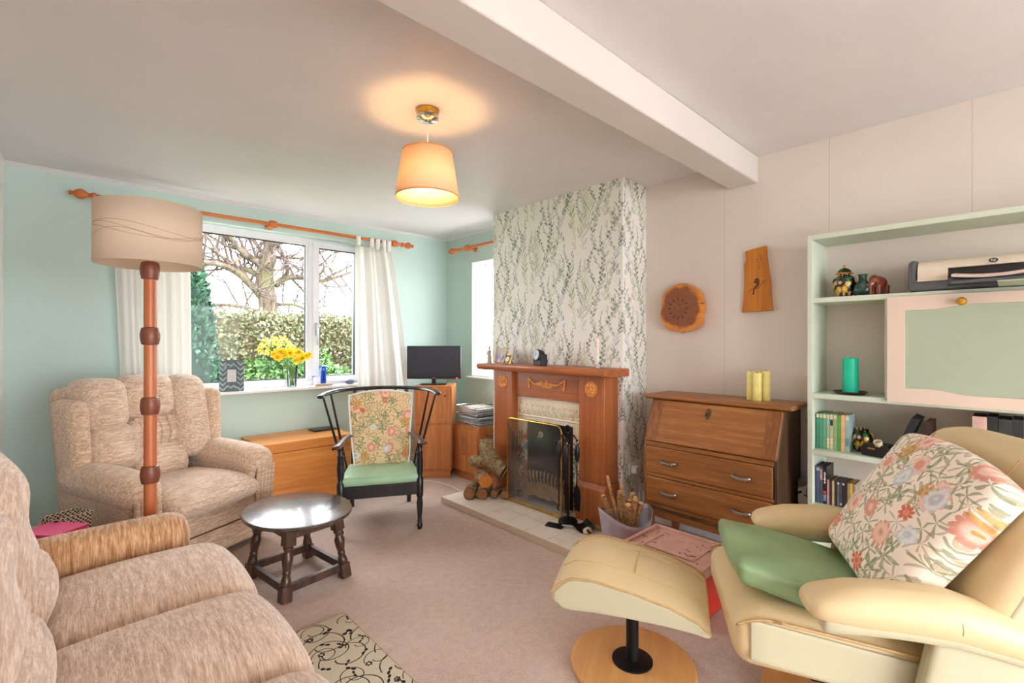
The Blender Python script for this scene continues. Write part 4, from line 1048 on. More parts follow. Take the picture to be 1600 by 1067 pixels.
# ------------------------------------------------------------------ footstool
LE, LS = M['leather'], M['leather_side']
fst = thing('footstool', 'cream leather footstool with arched pad on a round wooden base', 'footstool', (1.62, 1.03, 0), math.radians(207))
base_prof = [(0, 0), (.225, 0), (.238, .006), (.240, .016), (.238, .024), (.228, .028), (0, .028)]
MB().lathe(base_prof, seg=64).build('base_disc', M['beech'], fst, ang=30)
MB().lathe([(0, .028), (.078, .028), (.078, .034), (.06, .037), (0, .037)], seg=40).lathe([(.024, .035), (.024, .31)], seg=24).build('column', M['black_metal'], fst)
import bisect
def interp(tab, x):
    if x <= tab[0][0]: return tab[0][1:]
    if x >= tab[-1][0]: return tab[-1][1:]
    for p, q in zip(tab, tab[1:]):
        if x <= q[0]:
            k = (x-p[0])/(q[0]-p[0]); k = k*k*(3-2*k)*.4 + k*.6
            return tuple(a + (b-a)*k for a, b in zip(p[1:], q[1:]))
#        s, bottom, top
SP = [(-.275, .288, .302), (-.235, .294, .335), (-.13, .300, .372), (0, .302, .398), (.12, .300, .415), (.20, .293, .412), (.25, .295, .385), (.272, .325, .352)]
def pad(name, x0, x1, mat, parent, crown, grow=0.0):
    def f(o, u):
        s = -u[1]*.275; b, tp = interp(SP, s); k = (u[2]+1)/2
        return (o[0], -s*(1+grow), b + (tp-b)*k + crown*(1-u[0]**2)*k + grow*.1*(k-.5))
    return MB().rbox(((x0+x1)/2, 0, 0), (x1-x0, .55, .1), .012, 22, (0, 0, 0), f, k=2).build(name, mat, parent, ang=60)
top = pad('pad', -.205, .205, LE, fst, .028)
pad('side_panel', .196, .2085, LS, top, 0, -.03); pad('side_panel', -.2085, -.196, LS, top, 0, -.03)
pp = MB()
for sx in (-.207, .207): pp.tube([(sx, -s, interp(SP, s)[1] + .001) for s in [-.275 + .55*i/30 for i in range(31)]], .004, 7)
pp.build('piping', plain('tan_leather_piping', (196, 162, 112), .45), top)
sm = MB()
for sx in (-.095, .10): sm.tube([(sx, -s, interp(SP, s)[1] + .028*(1-(sx/.205)**2) + .0005) for s in [-.26 + .51*i/30 for i in range(31)]], .0018, 6)
sm.tube([(x, .02, interp(SP, -.02)[1] + .028*(1-(x/.205)**2) + .001) for x in [-.095 + .195*i/10 for i in range(11)]], .0022, 6)
sm.build('seams', plain('cream_seam', (206, 178, 128), .5), top)

# ------------------------------------------------------------------ recliner
rc = thing('recliner_chair', 'cream leather recliner armchair on a round wooden swivel base', 'recliner', (1.985, .365, 0), math.radians(211.3))
MB().lathe([(r*1.25, z) for r, z in base_prof], seg=64).build('base_disc', M['beech'], rc, ang=30)
MB().lathe([(0, .028), (.085, .028), (.085, .036), (.06, .04), (0, .04)], seg=40).lathe([(.03, .035), (.03, .26)], seg=24).build('column', M['black_metal'], rc)
MB().box(-.24, .24, -.22, .22, .235, .265).build('mechanism', M['black_metal'], rc, bevel=.006)
def seatf(o, u):
    f = (1-u[1])/2                       # 1 at the front
    drop = max(0, -u[1]-.62)**2 * .55
    return (o[0], o[1], o[2] + .075*(f-.5) - drop*max(0, u[2])*.6 - (.02*f)*max(0, -u[2]))
se = MB().rbox((0, -.135, .335), (.565, .62, .165), .05, 14, (0, 0, .02), seatf).build('seat', LE, rc)
for s in (-1, 1): MB().rbox((s*.284, -.12, .325), (.012, .56, .125), .006, 12, fn=lambda o, u: seatf((o[0], o[1], o[2]), (u[0], u[1], 0)), k=2).build('side_panel', LS, se)
pp = MB()
for s in (-1, 1):
    pts = []
    for i in range(25):
        u1 = -.97 + 1.9*i/24; y = -.135 + u1*.31; o = seatf((s*.283, u1*.31, .074), (0, u1, .9)); pts.append((s*.287, y, .335 + o[2] - .004))
        pp.tube(pts, .005, 7)
pp.build('piping', plain('tan_recliner_piping', (196, 162, 108), .45), se)
# reclined back with rounded head end
def backf(o, u):
    w = 1 - .10*max(0, u[2]-.2)**2*1.5
    z = o[2] - (.055*(u[0]**4))*max(0, u[2])
    return (o[0]*w, o[1] - .035*sin(PI*(u[2]+1)/2*1.1)*1.0 - .02*max(0, u[2]-.5)*2, z)
Mb = Tr(0, .105, .36) @ R('X', -25)
bk_ = MB(Mb).rbox((0, .055, .335), (.70, .13, .72), .055, 16, (0, .012, 0), backf).build('backrest', LE, rc)
for s in (-1, 1): MB(Mb).rbox((s*.342, .075, .30), (.022, .10, .56), .01, 8, fn=lambda o, u: (o[0] - s*.02*max(0, u[2]-.4), o[1] - .02, o[2])).build('side_panel', LS, bk_)
sm = MB(Mb); 
for s in (-1, 1): sm.tube([(s*.205, -.055 + .02*0 - .030*sin(PI*k/12), .02 + .60*k/12) for k in range(13)], .003, 6)
sm.build('seams', plain('brown_recliner_seam', (190, 150, 100), .5), bk_)
# arms
def armf(o, u):
    s = u[1]                              # -1 tip .. +1 rear
    wide = 1.0 - .32*max(0, s)**1.2 - .0
    tip = 1 - .28*max(0, -s-.55)**2*2
    lift = .030*(1-(s+.35)**2) - .050*max(0, s)
    thick = 1.0 - .30*max(0, s)
    return (o[0]*wide*tip, o[1], o[2]*thick*(.6 + .4*min(1, (1+s)/.35)) + lift)
for s in (-1, 1):
    a = MB().rbox((s*.325, .08, .507), (.150, .70, .098), .046, 16, (0, 0, .018), armf).build('arm', LE, rc)
    MB().rbox((s*.325, .085, .468), (.125, .64, .05), .02, 12, (0, 0, 0), lambda o, u: (o[0]*(1-.3*max(0, u[1])), o[1], o[2] + .03*(1-(u[1]+.35)**2) - .03*max(0, u[1])), k=2).build('arm_underside', LS, a)
    sm = MB(); y0 = .06
    sm.tube([(s*.325 + .0745*cos(w), y0 + .02*cos(w), .532 + .059*sin(w)) for w in [-.2 + (PI+.4)*i/16 for i in range(17)]], .0022, 6)
    sm.build('arm_seam', plain('cream_arm_seam', (214, 186, 136), .5), a)
    MB().rbox((s*.335, .115, .34), (.05, .21, .30), .018, 6, fn=lambda o, u: (o[0], o[1] + .03*u[2], o[2])).build('arm_post', LS, rc)
    MB().box(s*.30-.06, s*.30+.05, .03, .19, .205, .235).build('bracket', M['black_metal'], rc, bevel=.004)
# loose cushions on the recliner
gc = thing('seat_pad', 'loose sage green satin seat pad lying on the recliner seat', 'cushion', (1.985, .365, 0), math.radians(211.3))
def gpf(o, u): return (o[0]*(1 + .03*u[1]), o[1], o[2] + .055*(-u[1]) + .006*sin(5*u[0]+3*u[1]))
MB(Tr(-.02, -.165, .468)).rbox((0, 0, 0), (.475, .50, .072), .022, 12, (0, .012, .008), gpf).build('cover', M['green_satin'], gc)
MB(Tr(-.02, -.165, .468)).tube([(-.21, -.249, .052), (0, -.262, .054), (.21, -.249, .050)], .0028, 6).build('seam', M['green_satin'], gc)
fc = thing('floral_cushion', 'ivory floral print back cushion propped on the cream recliner', 'cushion', (1.985, .365, 0), math.radians(211.3))
fcm = Tr(0, .0, .485) @ R('X', -32) @ R('Y', 5)
def fcf(o, u): return (o[0]*(1 + .05*u[2]), o[1] - .02*(1-u[0]**2)*(1-u[2]**2), o[2] + (.035*(1-u[0]**2) if u[2] > .5 else 0))
MB().rbox((0, 0, .245), (.53, .105, .50), .04, 14, (0, .02, 0), fcf).build('cover', M['floral_new'], fc)
fc.matrix_basis = Tr(1.985, .365, 0) @ Matrix.Rotation(math.radians(211.3), 4, 'Z') @ fcm
# ------------------------------------------------------------------ floor lamp
fl = thing('floor_lamp', 'tall turned wooden floor lamp with ivory drum shade between sofa and armchair', 'floor lamp', (.278, 2.682, 0))
MB().lathe([(0, 0), (.135, 0), (.14, .012), (.13, .028), (.08, .04), (.045, .06), (.03, .08)], seg=40).build('base', M['lamp_dark'], fl)
for z0, z1 in ((.06, .645), (.715, .955), (1.025, 1.27), (1.34, 1.58)):
    MB().tube([(0, 0, z0-.02), (0, 0, z1+.02)], .0245, 10).build('pole', M['lamp_wood'] if z1 < 1.2 else M['lamp_wood'], fl, ang=60)
for z in (.68, .99, 1.305, 1.60):
    MB().lathe([(.024, -.040), (.032, -.038), (.037, -.015), (.038, .005), (.036, .022), (.032, .036), (.024, .040)], (0, 0, z), 20).build('collar', M['lamp_dark'], fl)
MB().tube([(0, 0, 1.62), (0, 0, 1.70)], .012, 10).lathe([(.018, 1.68), (.02, 1.695), (.018, 1.75), (.0, 1.75)], seg=16).build('lamp_holder', M['linen'], fl)
sh_ = MB().lathe([(.198, 1.622), (.198, 1.882)], seg=72, cap=False).build('lamp_shade', M['lamp_shade'], fl, solid=.002, ang=180)
sh_.location = (0, 0, 0)
sw = MB()
for k in range(3):
    a = k*2.094 + .3; sw.tube([(.02*cos(a), .02*sin(a), 1.70), (.190*cos(a), .190*sin(a), 1.67)], .002, 6)
sw.build('shade_carrier', M['steel'], sh_)
MB().ball((0, 0, 1.785), (.03, .03, .04), 14, 8).build('bulb', M['upvc'], fl)

# ------------------------------------------------------------------ rug
t = T('scroll_rug'); o = t.obj(); x, y, z = t.sep(o); d = t.sep(t.ncol(o, 4, 1)); u = x + (d[0]-.5)*.05; v = y + (d[1]-.5)*.05
col = t.mix(t.noise(o, 90, 2), (196, 184, 160), (216, 206, 184)); ink = 0
INK = (52, 46, 44)
def curl(cell, seed, r0, w):
    q = t.vor(t.vec(u + seed, v), 1/cell, 'F1', .55, '2D'); px, py, _ = t.sep(q.outputs['Position']); lx = u + seed - px; ly = v - py
    rad = t.m('SQRT', lx*lx + ly*ly); ang = t.m('ARCTAN2', ly, lx)
    spiral = rad - (ang * .10 + .75) * r0
    return (spiral.abs() < w) * (rad < r0*1.3)
col = t.mix(curl(.20, 2.2, .085, .0022), col, INK); col = t.mix(curl(.23, 7.9, .095, .0024), col, INK); col = t.mix(curl(.16, 11.3, .05, .0018), col, INK)
for cell, seed, n, R0, p, b, keep in ((.13, 5.5, 6, .016, .6, .5, .7), (.10, 17.5, 2, .022, 3, 0, .8), (.09, 24.5, 2, .020, 3, 0, .7)):
    m_, r_, q_ = stamp(t, u, v, cell, seed, n, R0, p, b, keep)
    if n == 6: m_ = m_ * (r_ > .35)
    col = t.mix(m_, col, INK)
edge = (x > .594).max(y > 1.094).max(x < .006); col = t.mix(edge * .6, col, (120, 104, 84))
rug = MB().rbox((.30, .55, .006), (.60, 1.10, .012), .005, 6).build('rug', t.done(col, .9, 0, .1, t.bump(t.noise(o, 300, 2), .3, .002)), None, loc=(.352, 1.055, .0)); tag(rug, 'cream rug with black scrolling vines in front of the sofa', 'rug')

# ------------------------------------------------------------------ red storage box
rb = thing('storage_box', 'red plastic storage box with faded pink lid by the bureau', 'storage box', (2.225, 1.16, 0))
red = plain('red_plastic', (206, 44, 34), .35, var=.04); pinkp = plain('faded_pink_plastic', (212, 168, 156), .5, var=.06, nscale=12)
def rbf(o, u): k = 1 - .06*(1-u[2])/2; return (o[0]*k, o[1]*k, o[2])
MB().rbox((0, 0, .113), (.36, .43, .222), .02, 4, fn=rbf).build('box_body', red, rb)
lid = MB().rbox((0, 0, .238), (.385, .455, .028), .012, 4).build('lid', pinkp, rb)
rm = MB(); frame_ = [(-.18, .18, -.215, -.195), (-.18, .18, .195, .215), (-.18, -.16, -.195, .195), (.16, .18, -.195, .195)]
for a in frame_: rm.box(a[0], a[1], a[2], a[3], .25, .264)
for a in ((-.10, .10, -.135, -.125), (-.10, .10, .125, .135), (-.10, -.09, -.125, .125), (.09, .10, -.125, .125)): rm.box(a[0], a[1], a[2], a[3], .25, .256)
rm.build('lid_rim', pinkp, lid, bevel=.004)
db_ = MB(); rnd = random.Random(4)
for k in range(24):
    x, y = rnd.uniform(-.13, .15), rnd.uniform(-.17, .17); a = rnd.uniform(0, 3.14); L = rnd.choice([.006, .01, .03]); db_.tube([(x, y, .254), (x + L*cos(a), y + L*sin(a), .2545)], .002, 5)
db_ = db_.build('bark_crumbs', M['bark'], None, loc=(2.225, 1.16, 0)); tag(db_, 'brown bark crumbs scattered on the pink storage box lid', 'crumbs'); db_['kind'] = 'stuff'

# ------------------------------------------------------------------ corner behind the sofa arm
sd_ = thing('side_table', 'low dark grey side table in the corner behind the sofa arm', 'side table', (-.25, 2.93, 0))
MB().rbox((0, 0, .365), (.62, .42, .03), .008, 4).build('table_top', plain('grey_blue_top', (110, 122, 138), .4, var=.08), sd_)
for x in (-.27, .27):
    for y in (-.17, .17): MB().box(x-.02, x+.02, y-.02, y+.02, 0, .35).build('leg', M['black_wood'], sd_, bevel=.003)
pk = thing('gift_box', 'bright pink cardboard box standing on the corner side table', 'box', (-.04, 2.90, .381), math.radians(40))
pkm = plain('pink_card', (248, 96, 150), .5, var=.02); pkd = plain('deep_pink_card', (240, 60, 110), .5, var=.02)
MB().box(-.07, .07, -.09, .09, 0, .074).build('box_body', pkd, pk, bevel=.002); MB().box(-.073, .073, -.093, .093, .070, .078).build('lid', pkm, pk, bevel=.002)
t = T('woven_seagrass'); o = t.obj(); x, y, z = t.sep(o); f = ((x + y*.7)*330).sin() * (z*360).sin(); col = t.mix(t.step(f, -.5, .1), (60, 44, 34), (222, 206, 184))
bsk = thing('woven_basket', 'small pale woven basket behind the pink box', 'basket', (.005, 3.06, .381), math.radians(27))
bm_ = t.done(col, .8, 0, .1, t.bump(f, .6, .006))
wb = MB()
for a in ((-.07, .07, -.055, -.049), (-.07, .07, .049, .055), (-.07, -.064, -.049, .049), (.064, .07, -.049, .049)): wb.box(a[0], a[1], a[2], a[3], 0, .085)
wb.box(-.07, .07, -.055, .055, 0, .006); wb.build('weave', bm_, bsk, bevel=.003)
MB().tube([(-.07, -.055, .085), (.07, -.055, .085), (.07, .055, .085), (-.07, .055, .085), (-.07, -.055, .085)], .006, 7).build('rim', bm_, bsk)
# cable on the carpet
cb = MB().tube(bez([(2.20, 3.52, .006), (2.36, 3.72, .006), (2.44, 3.62, .006), (2.47, 3.45, .006), (2.45, 3.25, .006), (2.40, 3.15, .006)], 8), .0045, 7).build('power_cable', M['upvc'], None); tag(cb, 'white power cable running across the carpet toward the hearth', 'cable')
cb = MB().tube(bez([(1.45, 3.60, .004), (1.60, 3.62, .004), (1.75, 3.72, .004), (1.95, 3.74, .004)], 8), .003, 6).build('power_cable', M['black_plastic'], None); tag(cb, 'thin dark cable on the carpet beneath the black spindle chair', 'cable')
# ------------------------------------------------------------------ window sill things
SZ = .8855
pf = thing('photo_frame', 'dark grey picture frame with carved leaf border on the window sill', 'photo frame', (.955, 4.245, SZ), math.radians(-14))
tl = R('X', -14)
gm = plain('slate_grey_carved', (88, 104, 108), .45, var=.1); lm_ = plain('pale_leaf_relief', (150, 164, 164), .4, var=.1)
f_ = MB(tl)
for a in ((-.085, -.032, 0, .25), (.032, .085, 0, .25), (-.032, .032, 0, .075), (-.032, .032, .175, .25)): f_.box(a[0], a[1], -.008, .008, a[2], a[3])
f_.build('border', gm, pf, bevel=.003)
lv = MB(tl); rnd = random.Random(6)
pos = [(x, z) for x in (-.06,) for z in (.02, .06, .10, .14, .18, .22)] + [(.06, z) for z in (.02, .06, .10, .14, .18, .22)] + [(x, z) for x in (-.025, .012) for z in (.035, .21)]
for i, (x, z) in enumerate(pos):
    for s in (-1, 1):
        lv.ball((0, 0, 0), (.006, .004, .022), 8, 6, M=Tr(x + s*.010, -.009, z) @ R('Y', s*38 + (90 if abs(x) < .04 else 0)))
lv.build('leaf_relief', lm_, pf)
MB(tl).box(-.032, .032, -.002, .002, .075, .175).build('picture', plain('pale_print', (206, 206, 204), .5, var=.08, nscale=25), pf)
MB().tube([(0, .058, .19), (0, .115, .002)], .005, 6).build('easel_strut', gm, pf)

vs_ = thing('flower_vase', 'clear tapered glass vase of daffodils on the window sill', 'vase', (1.425, 4.29, SZ))
MB().lathe([(0, .002), (.034, .002), (.036, .01), (.040, .10), (.050, .19), (.048, .19), (.038, .10), (.033, .014), (0, .012)], seg=32, cap=False).build('glass', M['vase_glass'], vs_)
MB().lathe([(0, .0125), (.0325, .0145), (.036, .085), (0, .085)], seg=28, cap=False).build('water', glass('vase_water', (.92, .97, .94), .08), vs_)
ym = plain('daffodil_yellow', (255, 222, 40), .5, var=.06); om = plain('trumpet_yellow', (250, 186, 20), .5, var=.08); stm = plain('daffodil_stem', (96, 150, 60), .5, var=.1)
where = ['lowest at left', 'leaning far left', 'high at left', 'front centre', 'high at centre', 'behind the centre', 'low at right', 'high at right', 'leaning far right', 'drooping at right', 'topmost at back left', 'between centre and right']
rnd = random.Random(12)
for i in range(12):
    hx = -.13 + .26*((i*5) % 12)/11 + rnd.uniform(-.015, .015); hz = .255 + rnd.uniform(-.03, .06); hy = rnd.uniform(-.055, .05)
    order = sorted(range(12), key=lambda k: ((k*5) % 12)); 
    df = thing('daffodil', 'yellow daffodil in the glass vase, ' + where[order.index(i)], 'flower', (1.425, 4.29, SZ), 0, 'daffodils in the vase')
    MB().tube(bez([(-hx*.15, -hy*.2, .016), (hx*.18, hy*.25, .14), (hx*.75, hy*.7, hz-.03), (hx, hy, hz)], 6), .0035, 7).build('stem', stm, df)
    dirv = Vector((hx*3 + rnd.uniform(-.3, .3), -.55 + rnd.uniform(-.3, .2), rnd.uniform(-.1, .5))).normalized()
    q = Tr(hx, hy, hz) @ dirv.to_track_quat('Z', 'Y').to_matrix().to_4x4()
    pm = MB()
    for k in range(6):
        pm.grid(lambda u, v: ((u-.5)*.034*sin(PI*min(1, v*1.0+.08))**.7, .006 + .038*v, .006*sin(v*2) + .006*abs(u-.5)), 4, 5, M=q @ R('Z', 60*k + i*13))
    pm.build('petals', ym, df)
    MB(q).lathe([(.007, 0), (.009, .010), (.011, .020), (.016, .027), (.014, .027), (.009, .018), (.006, .004)], seg=14, cap=False, fn=lambda w, z: 1 + (.12*sin(w*7) if z > .02 else 0)).build('trumpet', om, df)
bo = thing('glass_ornament', 'tall cobalt blue glass ornament standing on a small wooden block', 'ornament', (1.672, 4.23, SZ))
MB().box(-.075, .075, -.03, .03, .0005, .022).build('wooden_block', plain('driftwood', (196, 176, 156), .7, var=.08), bo, bevel=.004)
MB().rbox((0, 0, .099), (.048, .02, .152), .006, 4).build('glass_slab', plain('cobalt_glass', (24, 84, 214), .08, var=.1, nscale=12, spec=.8), bo)
MB().box(-.006, .006, -.0115, -.0095, .05, .13).build('inlay', plain('deep_blue_inlay', (14, 40, 150), .2), bo); MB().ball((0, -.011, .146), (.006, .003, .006), 10, 6).build('bead', plain('pale_blue_bead', (170, 210, 240), .2), bo)
p_ = MB().ball((0, 0, 0), (.048, .03, .022), 20, 12, fn=lambda w, t_: 1 + .05*sin(2*w+1)).build('stone', plain('banded_grey_stone', (110, 112, 136), .4, var=.3, nscale=25), None, loc=(1.925, 4.245, SZ+.021)); tag(p_, 'smooth grey banded stone at the right end of the window sill', 'stone')

# ------------------------------------------------------------------ mantelshelf things
MZ = 1.1005
fgm = plain('pale_carved_stone', (190, 172, 160), .6, var=.06)
fi = thing('figurine', 'small pale standing figurine at the left end of the mantelshelf', 'figurine', (2.60, 3.035, MZ))
MB().lathe([(0, 0), (.020, 0), (.021, .012), (.017, .02), (.019, .045), (.015, .062), (.011, .07), (.016, .085), (.019, .096), (.012, .104), (.006, .108), (.006, .112)], seg=18).ball((0, 0, .125), (.011, .012, .015), 12, 8).ball((.004, 0, .136), (.008, .008, .007), 8, 6).build('body', fgm, fi)
for s in (-1, 1): MB().tube([(0, s*.017, .096), (-.010, s*.020, .075), (-.014, s*.006, .066)], [.006, .005, .004], 8).build('arm', fgm, fi)
t = T('group_photo'); o = t.obj(); x, y, z = t.sep(o); q = t.vor(t.vec(y*1.0, z*.6), 42, 'F1', .8, '2D'); low = t.step(z, .085, .07)
col = t.mix(low, (206, 204, 200), q.outputs['Color']); hs = t.n('ShaderNodeHueSaturation'); hs.inputs['Saturation'].default_value = .45; hs.inputs['Value'].default_value = .75; t.put(hs.inputs['Color'], col)
photo = t.done(hs.outputs[0], .25)
fp = thing('photo_frame', 'gold-edged group photograph in a frame on the left of the mantelshelf', 'photo frame', (2.62, 2.925, MZ), math.radians(-14))
MB(R('Y', 9)).box(-.004, .004, -.085, .085, .004, .122).build('photo', photo, fp)
fm = MB(R('Y', 9)); fr_x(fm, -.09, .09, 0, .127, .006, -.006, .006); fm.build('frame', M['brass'], fp, bevel=.001)
MB().tube([(.024, 0, .09), (.06, 0, .003)], .004, 6).build('strut', M['black_plastic'], fp)
fo = thing('photo_frame', 'small black frame with an oval white mount on the mantelshelf', 'photo frame', (2.575, 2.80, MZ), math.radians(-20))
fm = MB(R('Y', 22)); fr_x(fm, -.062, .062, 0, .075, .006, -.006, .006); fm.build('frame', M['brass'], fo, bevel=.001)
MB(R('Y', 22)).box(-.003, .004, -.056, .056, .006, .069).build('dark_mount', M['black_plastic'], fo)
MB(R('Y', 22) @ Tr(-.0035, 0, .0375) @ R('Y', -90) @ Sc(.024, .038, 1)).lathe([(0, 0), (1, 0), (1, .002), (0, .002)], seg=30).build('oval_mount', plain('oval_white_card', (226, 222, 220), .5, var=.05, nscale=60), fo)
MB().tube([(.032, 0, .055), (.055, 0, .003)], .003, 6).build('strut', M['black_plastic'], fo)
ck = thing('mantel_clock', 'black round clock in a cradle at the middle of the mantelshelf', 'clock', (2.60, 2.45, MZ), math.radians(-16))
MB().box(-.03, .03, -.055, .055, 0, .042).box(-.03, .03, -.055, -.046, .042, .085).box(-.03, .03, .046, .055, .042, .085).build('cradle', M['black_plastic'], ck, bevel=.004)
Mk = Tr(-.028, 0, .078) @ R('Y', -80)
MB(Mk).lathe([(0, -.05), (.036, -.05), (.044, -.03), (.046, 0), (.044, .004), (.038, .006)], seg=36).build('case', M['black_plastic'], ck)
t = T('clock_dial'); o = t.obj(); dial = t.done(t.mix(t.noise(o, 40, 2), (170, 196, 214), (206, 222, 230)), .25)
MB(Mk).lathe([(0, .007), (.038, .007), (.038, .0085), (0, .0085)], seg=36).build('dial', dial, ck)
hm = MB(Mk)
for k in range(12): a = k*PI/6; hm.tube([(.031*cos(a), .031*sin(a), .0095), (.035*cos(a), .035*sin(a), .0095)], .0012, 5)
hm.tube([(0, 0, .010), (.020, .006, .010)], .0012, 5).tube([(0, 0, .010), (-.006, .028, .010)], .001, 5); hm.build('hands', M['black_metal'], ck)
cd = thing('candlestick', 'white taper candle in a small blue and white holder on the mantelshelf', 'candle', (2.62, 1.935, MZ))
t = T('blue_white_china'); o = t.obj(); china = t.done(t.mix(t.step(t.noise(o, 60, 1), .5, .54), (226, 222, 214), (50, 60, 110)), .2)
MB().lathe([(0, 0), (.018, 0), (.020, .003), (.014, .008), (.022, .018), (.025, .030), (.022, .042), (.013, .044), (0, .04)], seg=24).build('holder', china, cd)
MB().lathe([(.011, .04), (.0105, .20), (.006, .205), (0, .206)], seg=14).build('taper', plain('ivory_wax', (240, 226, 210), .5, var=.03), cd)
MB().tube([(0, 0, .205), (.001, 0, .214)], .001, 5).build('wick', M['black_plastic'], cd)

# ------------------------------------------------------------------ wall clock and plaque
wc = thing('wall_clock', 'wall clock made from an irregular polished slice of yew wood', 'clock', (WX, 1.538, 1.508))
pts = [(500,85),(580,95),(660,130),(760,190),(850,280),(885,380),(890,455),(850,478),(905,500),(905,600),(872,700),(880,760),(860,850),(760,930),(640,970),(570,965),(520,995),(400,960),(260,930),(190,870),(120,760),(100,650),(120,540),(135,400),(150,290),(230,190),(340,120),(430,95)]
ol = [(-(x-500)/11.86*.0046, -(y-530)/11.86*.0044) for x, y in pts]
sm_ = [tuple(p)[:2] for p in bez([(a, b, 0) for a, b in ol + [ol[0]]], 3)][:-1]
t = T('yew_slice'); o = t.obj(); x, y, z = t.sep(o); w = t.sep(t.ncol(o, 11, 3)); yy = y + (w[0]-.5)*.09; zz = z + (w[1]-.5)*.09
r = t.m('SQRT', yy*yy + zz*zz*.9); ring_ = (r*420 + t.noise(o, 20, 3)*4).sin()*.5+.5
heart = t.mix(t.noise(o, 13, 4, .6, 1.5), (178, 104, 56), (110, 62, 50)); col = t.mix(t.step(r, .118, .146), t.mix(ring_*.22, heart, (78, 44, 36)), (222, 142, 60))
crack = t.step((t.noise(t.vec(y*3.0, z*22.0, .3), 1.6, 3) - .5).abs(), .03, .0) * t.step(r, .06, .10); col = t.mix(crack*.3, col, (60, 30, 20))
slab = MB()
n = len(sm_); prof = [(0, .9), (-.012, .985), (-.03, 1.0), (-.048, .985), (-.056, .95)]
vs = []; fs = []
for xx, k in prof:
    for p in sm_: vs.append((xx, p[0]*k, p[1]*k))
for i in range(len(prof)-1):
    for j in range(n): fs.append((i*n+j, i*n+(j+1) % n, (i+1)*n+(j+1) % n, (i+1)*n+j))
vs.append((-.0575, 0, 0)); c0 = len(vs)-1; L = (len(prof)-1)*n
for j in range(n): fs.append((L+j, L+(j+1) % n, c0))
fs.append(tuple(range(n-1, -1, -1)))
slab.add(vs, fs).build('slice', t.done(col, .3, 0, .5, coat=.3), wc)
hm = MB(); cy, cz = .0165, -.006
for k in range(12):
    a = k*PI/6; hm.tube([(-.0582, cy + .055*sin(a), cz + .055*cos(a)), (-.0582, cy + .072*sin(a), cz + .072*cos(a))], .0028, 6)
hm.build('hour_marks', plain('burnt_mark', (58, 34, 26), .6), wc)
MB().tube([(-.061, cy, cz), (-.061, cy+.030, cz+.045)], .0022, 6).build('hour_hand', M['brass'], wc); MB().tube([(-.062, cy, cz), (-.062, cy-.068, cz+.026)], .0018, 6).build('minute_hand', M['brass'], wc)
wp = thing('wooden_plaque', 'honey coloured live-edge wood plaque with a burnt drawing of a perched bird', 'plaque', (WX, 1.067, 1.655))
pts = [(275,170),(400,150),(540,130),(543,250),(558,380),(588,560),(603,800),(618,945),(420,952),(230,955),(250,800),(262,600),(262,450),(256,340),(285,275)]
pl = [(-(x-425)/8.21*.00372, -(y-545)/8.21*.00392) for x, y in pts]
MB().prism(pl, -.024, 0, 'x').build('board', M['yew'], wp, bevel=.004)
burn = plain('burnt_drawing', (104, 52, 24), .6, var=.15)
def pp_(x, y, d=-.0246): return (d, -(x-425)/8.21*.00372, -(y-545)/8.21*.00392)
MB().tube([pp_(310, 695), pp_(370, 660), pp_(430, 665), pp_(470, 625), pp_(500, 580), pp_(555, 555)], .0015, 6).build('branch_drawing', burn, wp)
b_ = MB(); bird = [(385,585),(405,535),(440,530),(460,560),(455,610),(430,650),(400,670),(392,735),(372,735),(378,670),(385,640),(430,600)]
b_.prism([pp_(x, y)[1:] for x, y in bird], -.0252, -.0236, 'x'); b_.build('bird_drawing', burn, wp)
sp_ = MB()
for x, y in ((470, 240), (475, 262), (472, 285), (478, 302), (428, 298), (455, 385), (455, 405)): sp_.ball(pp_(x, y), (.001, .0025, .004), 6, 4)
sp_.build('specks', burn, wp)

# ------------------------------------------------------------------ candles on the bureau
for i, (x, y, hgt, lb) in enumerate([(2.905, 1.052, .163, 'left-hand yellow pillar candle on the bureau'), (2.875, 1.008, .158, 'front yellow pillar candle on the bureau, nearest of the cluster'), (2.915, .975, .168, 'right-hand yellow pillar candle on the bureau'), (2.955, 1.012, .165, 'rear yellow pillar candle on the bureau, behind the others')]):
    c = thing('pillar_candle', lb, 'candle', (x, y, .9425), 0, 'yellow candles on the bureau')
    MB().lathe([(0, 0), (.023, 0), (.024, .002), (.0238, hgt-.004), (.021, hgt), (.008, hgt-.004), (0, hgt-.004)], seg=28).build('wax', M['wax_yellow'], c)
    MB().tube([(0, 0, hgt-.005), (.001, 0, hgt+.008)], .0012, 5).build('wick', M['black_plastic'], c)

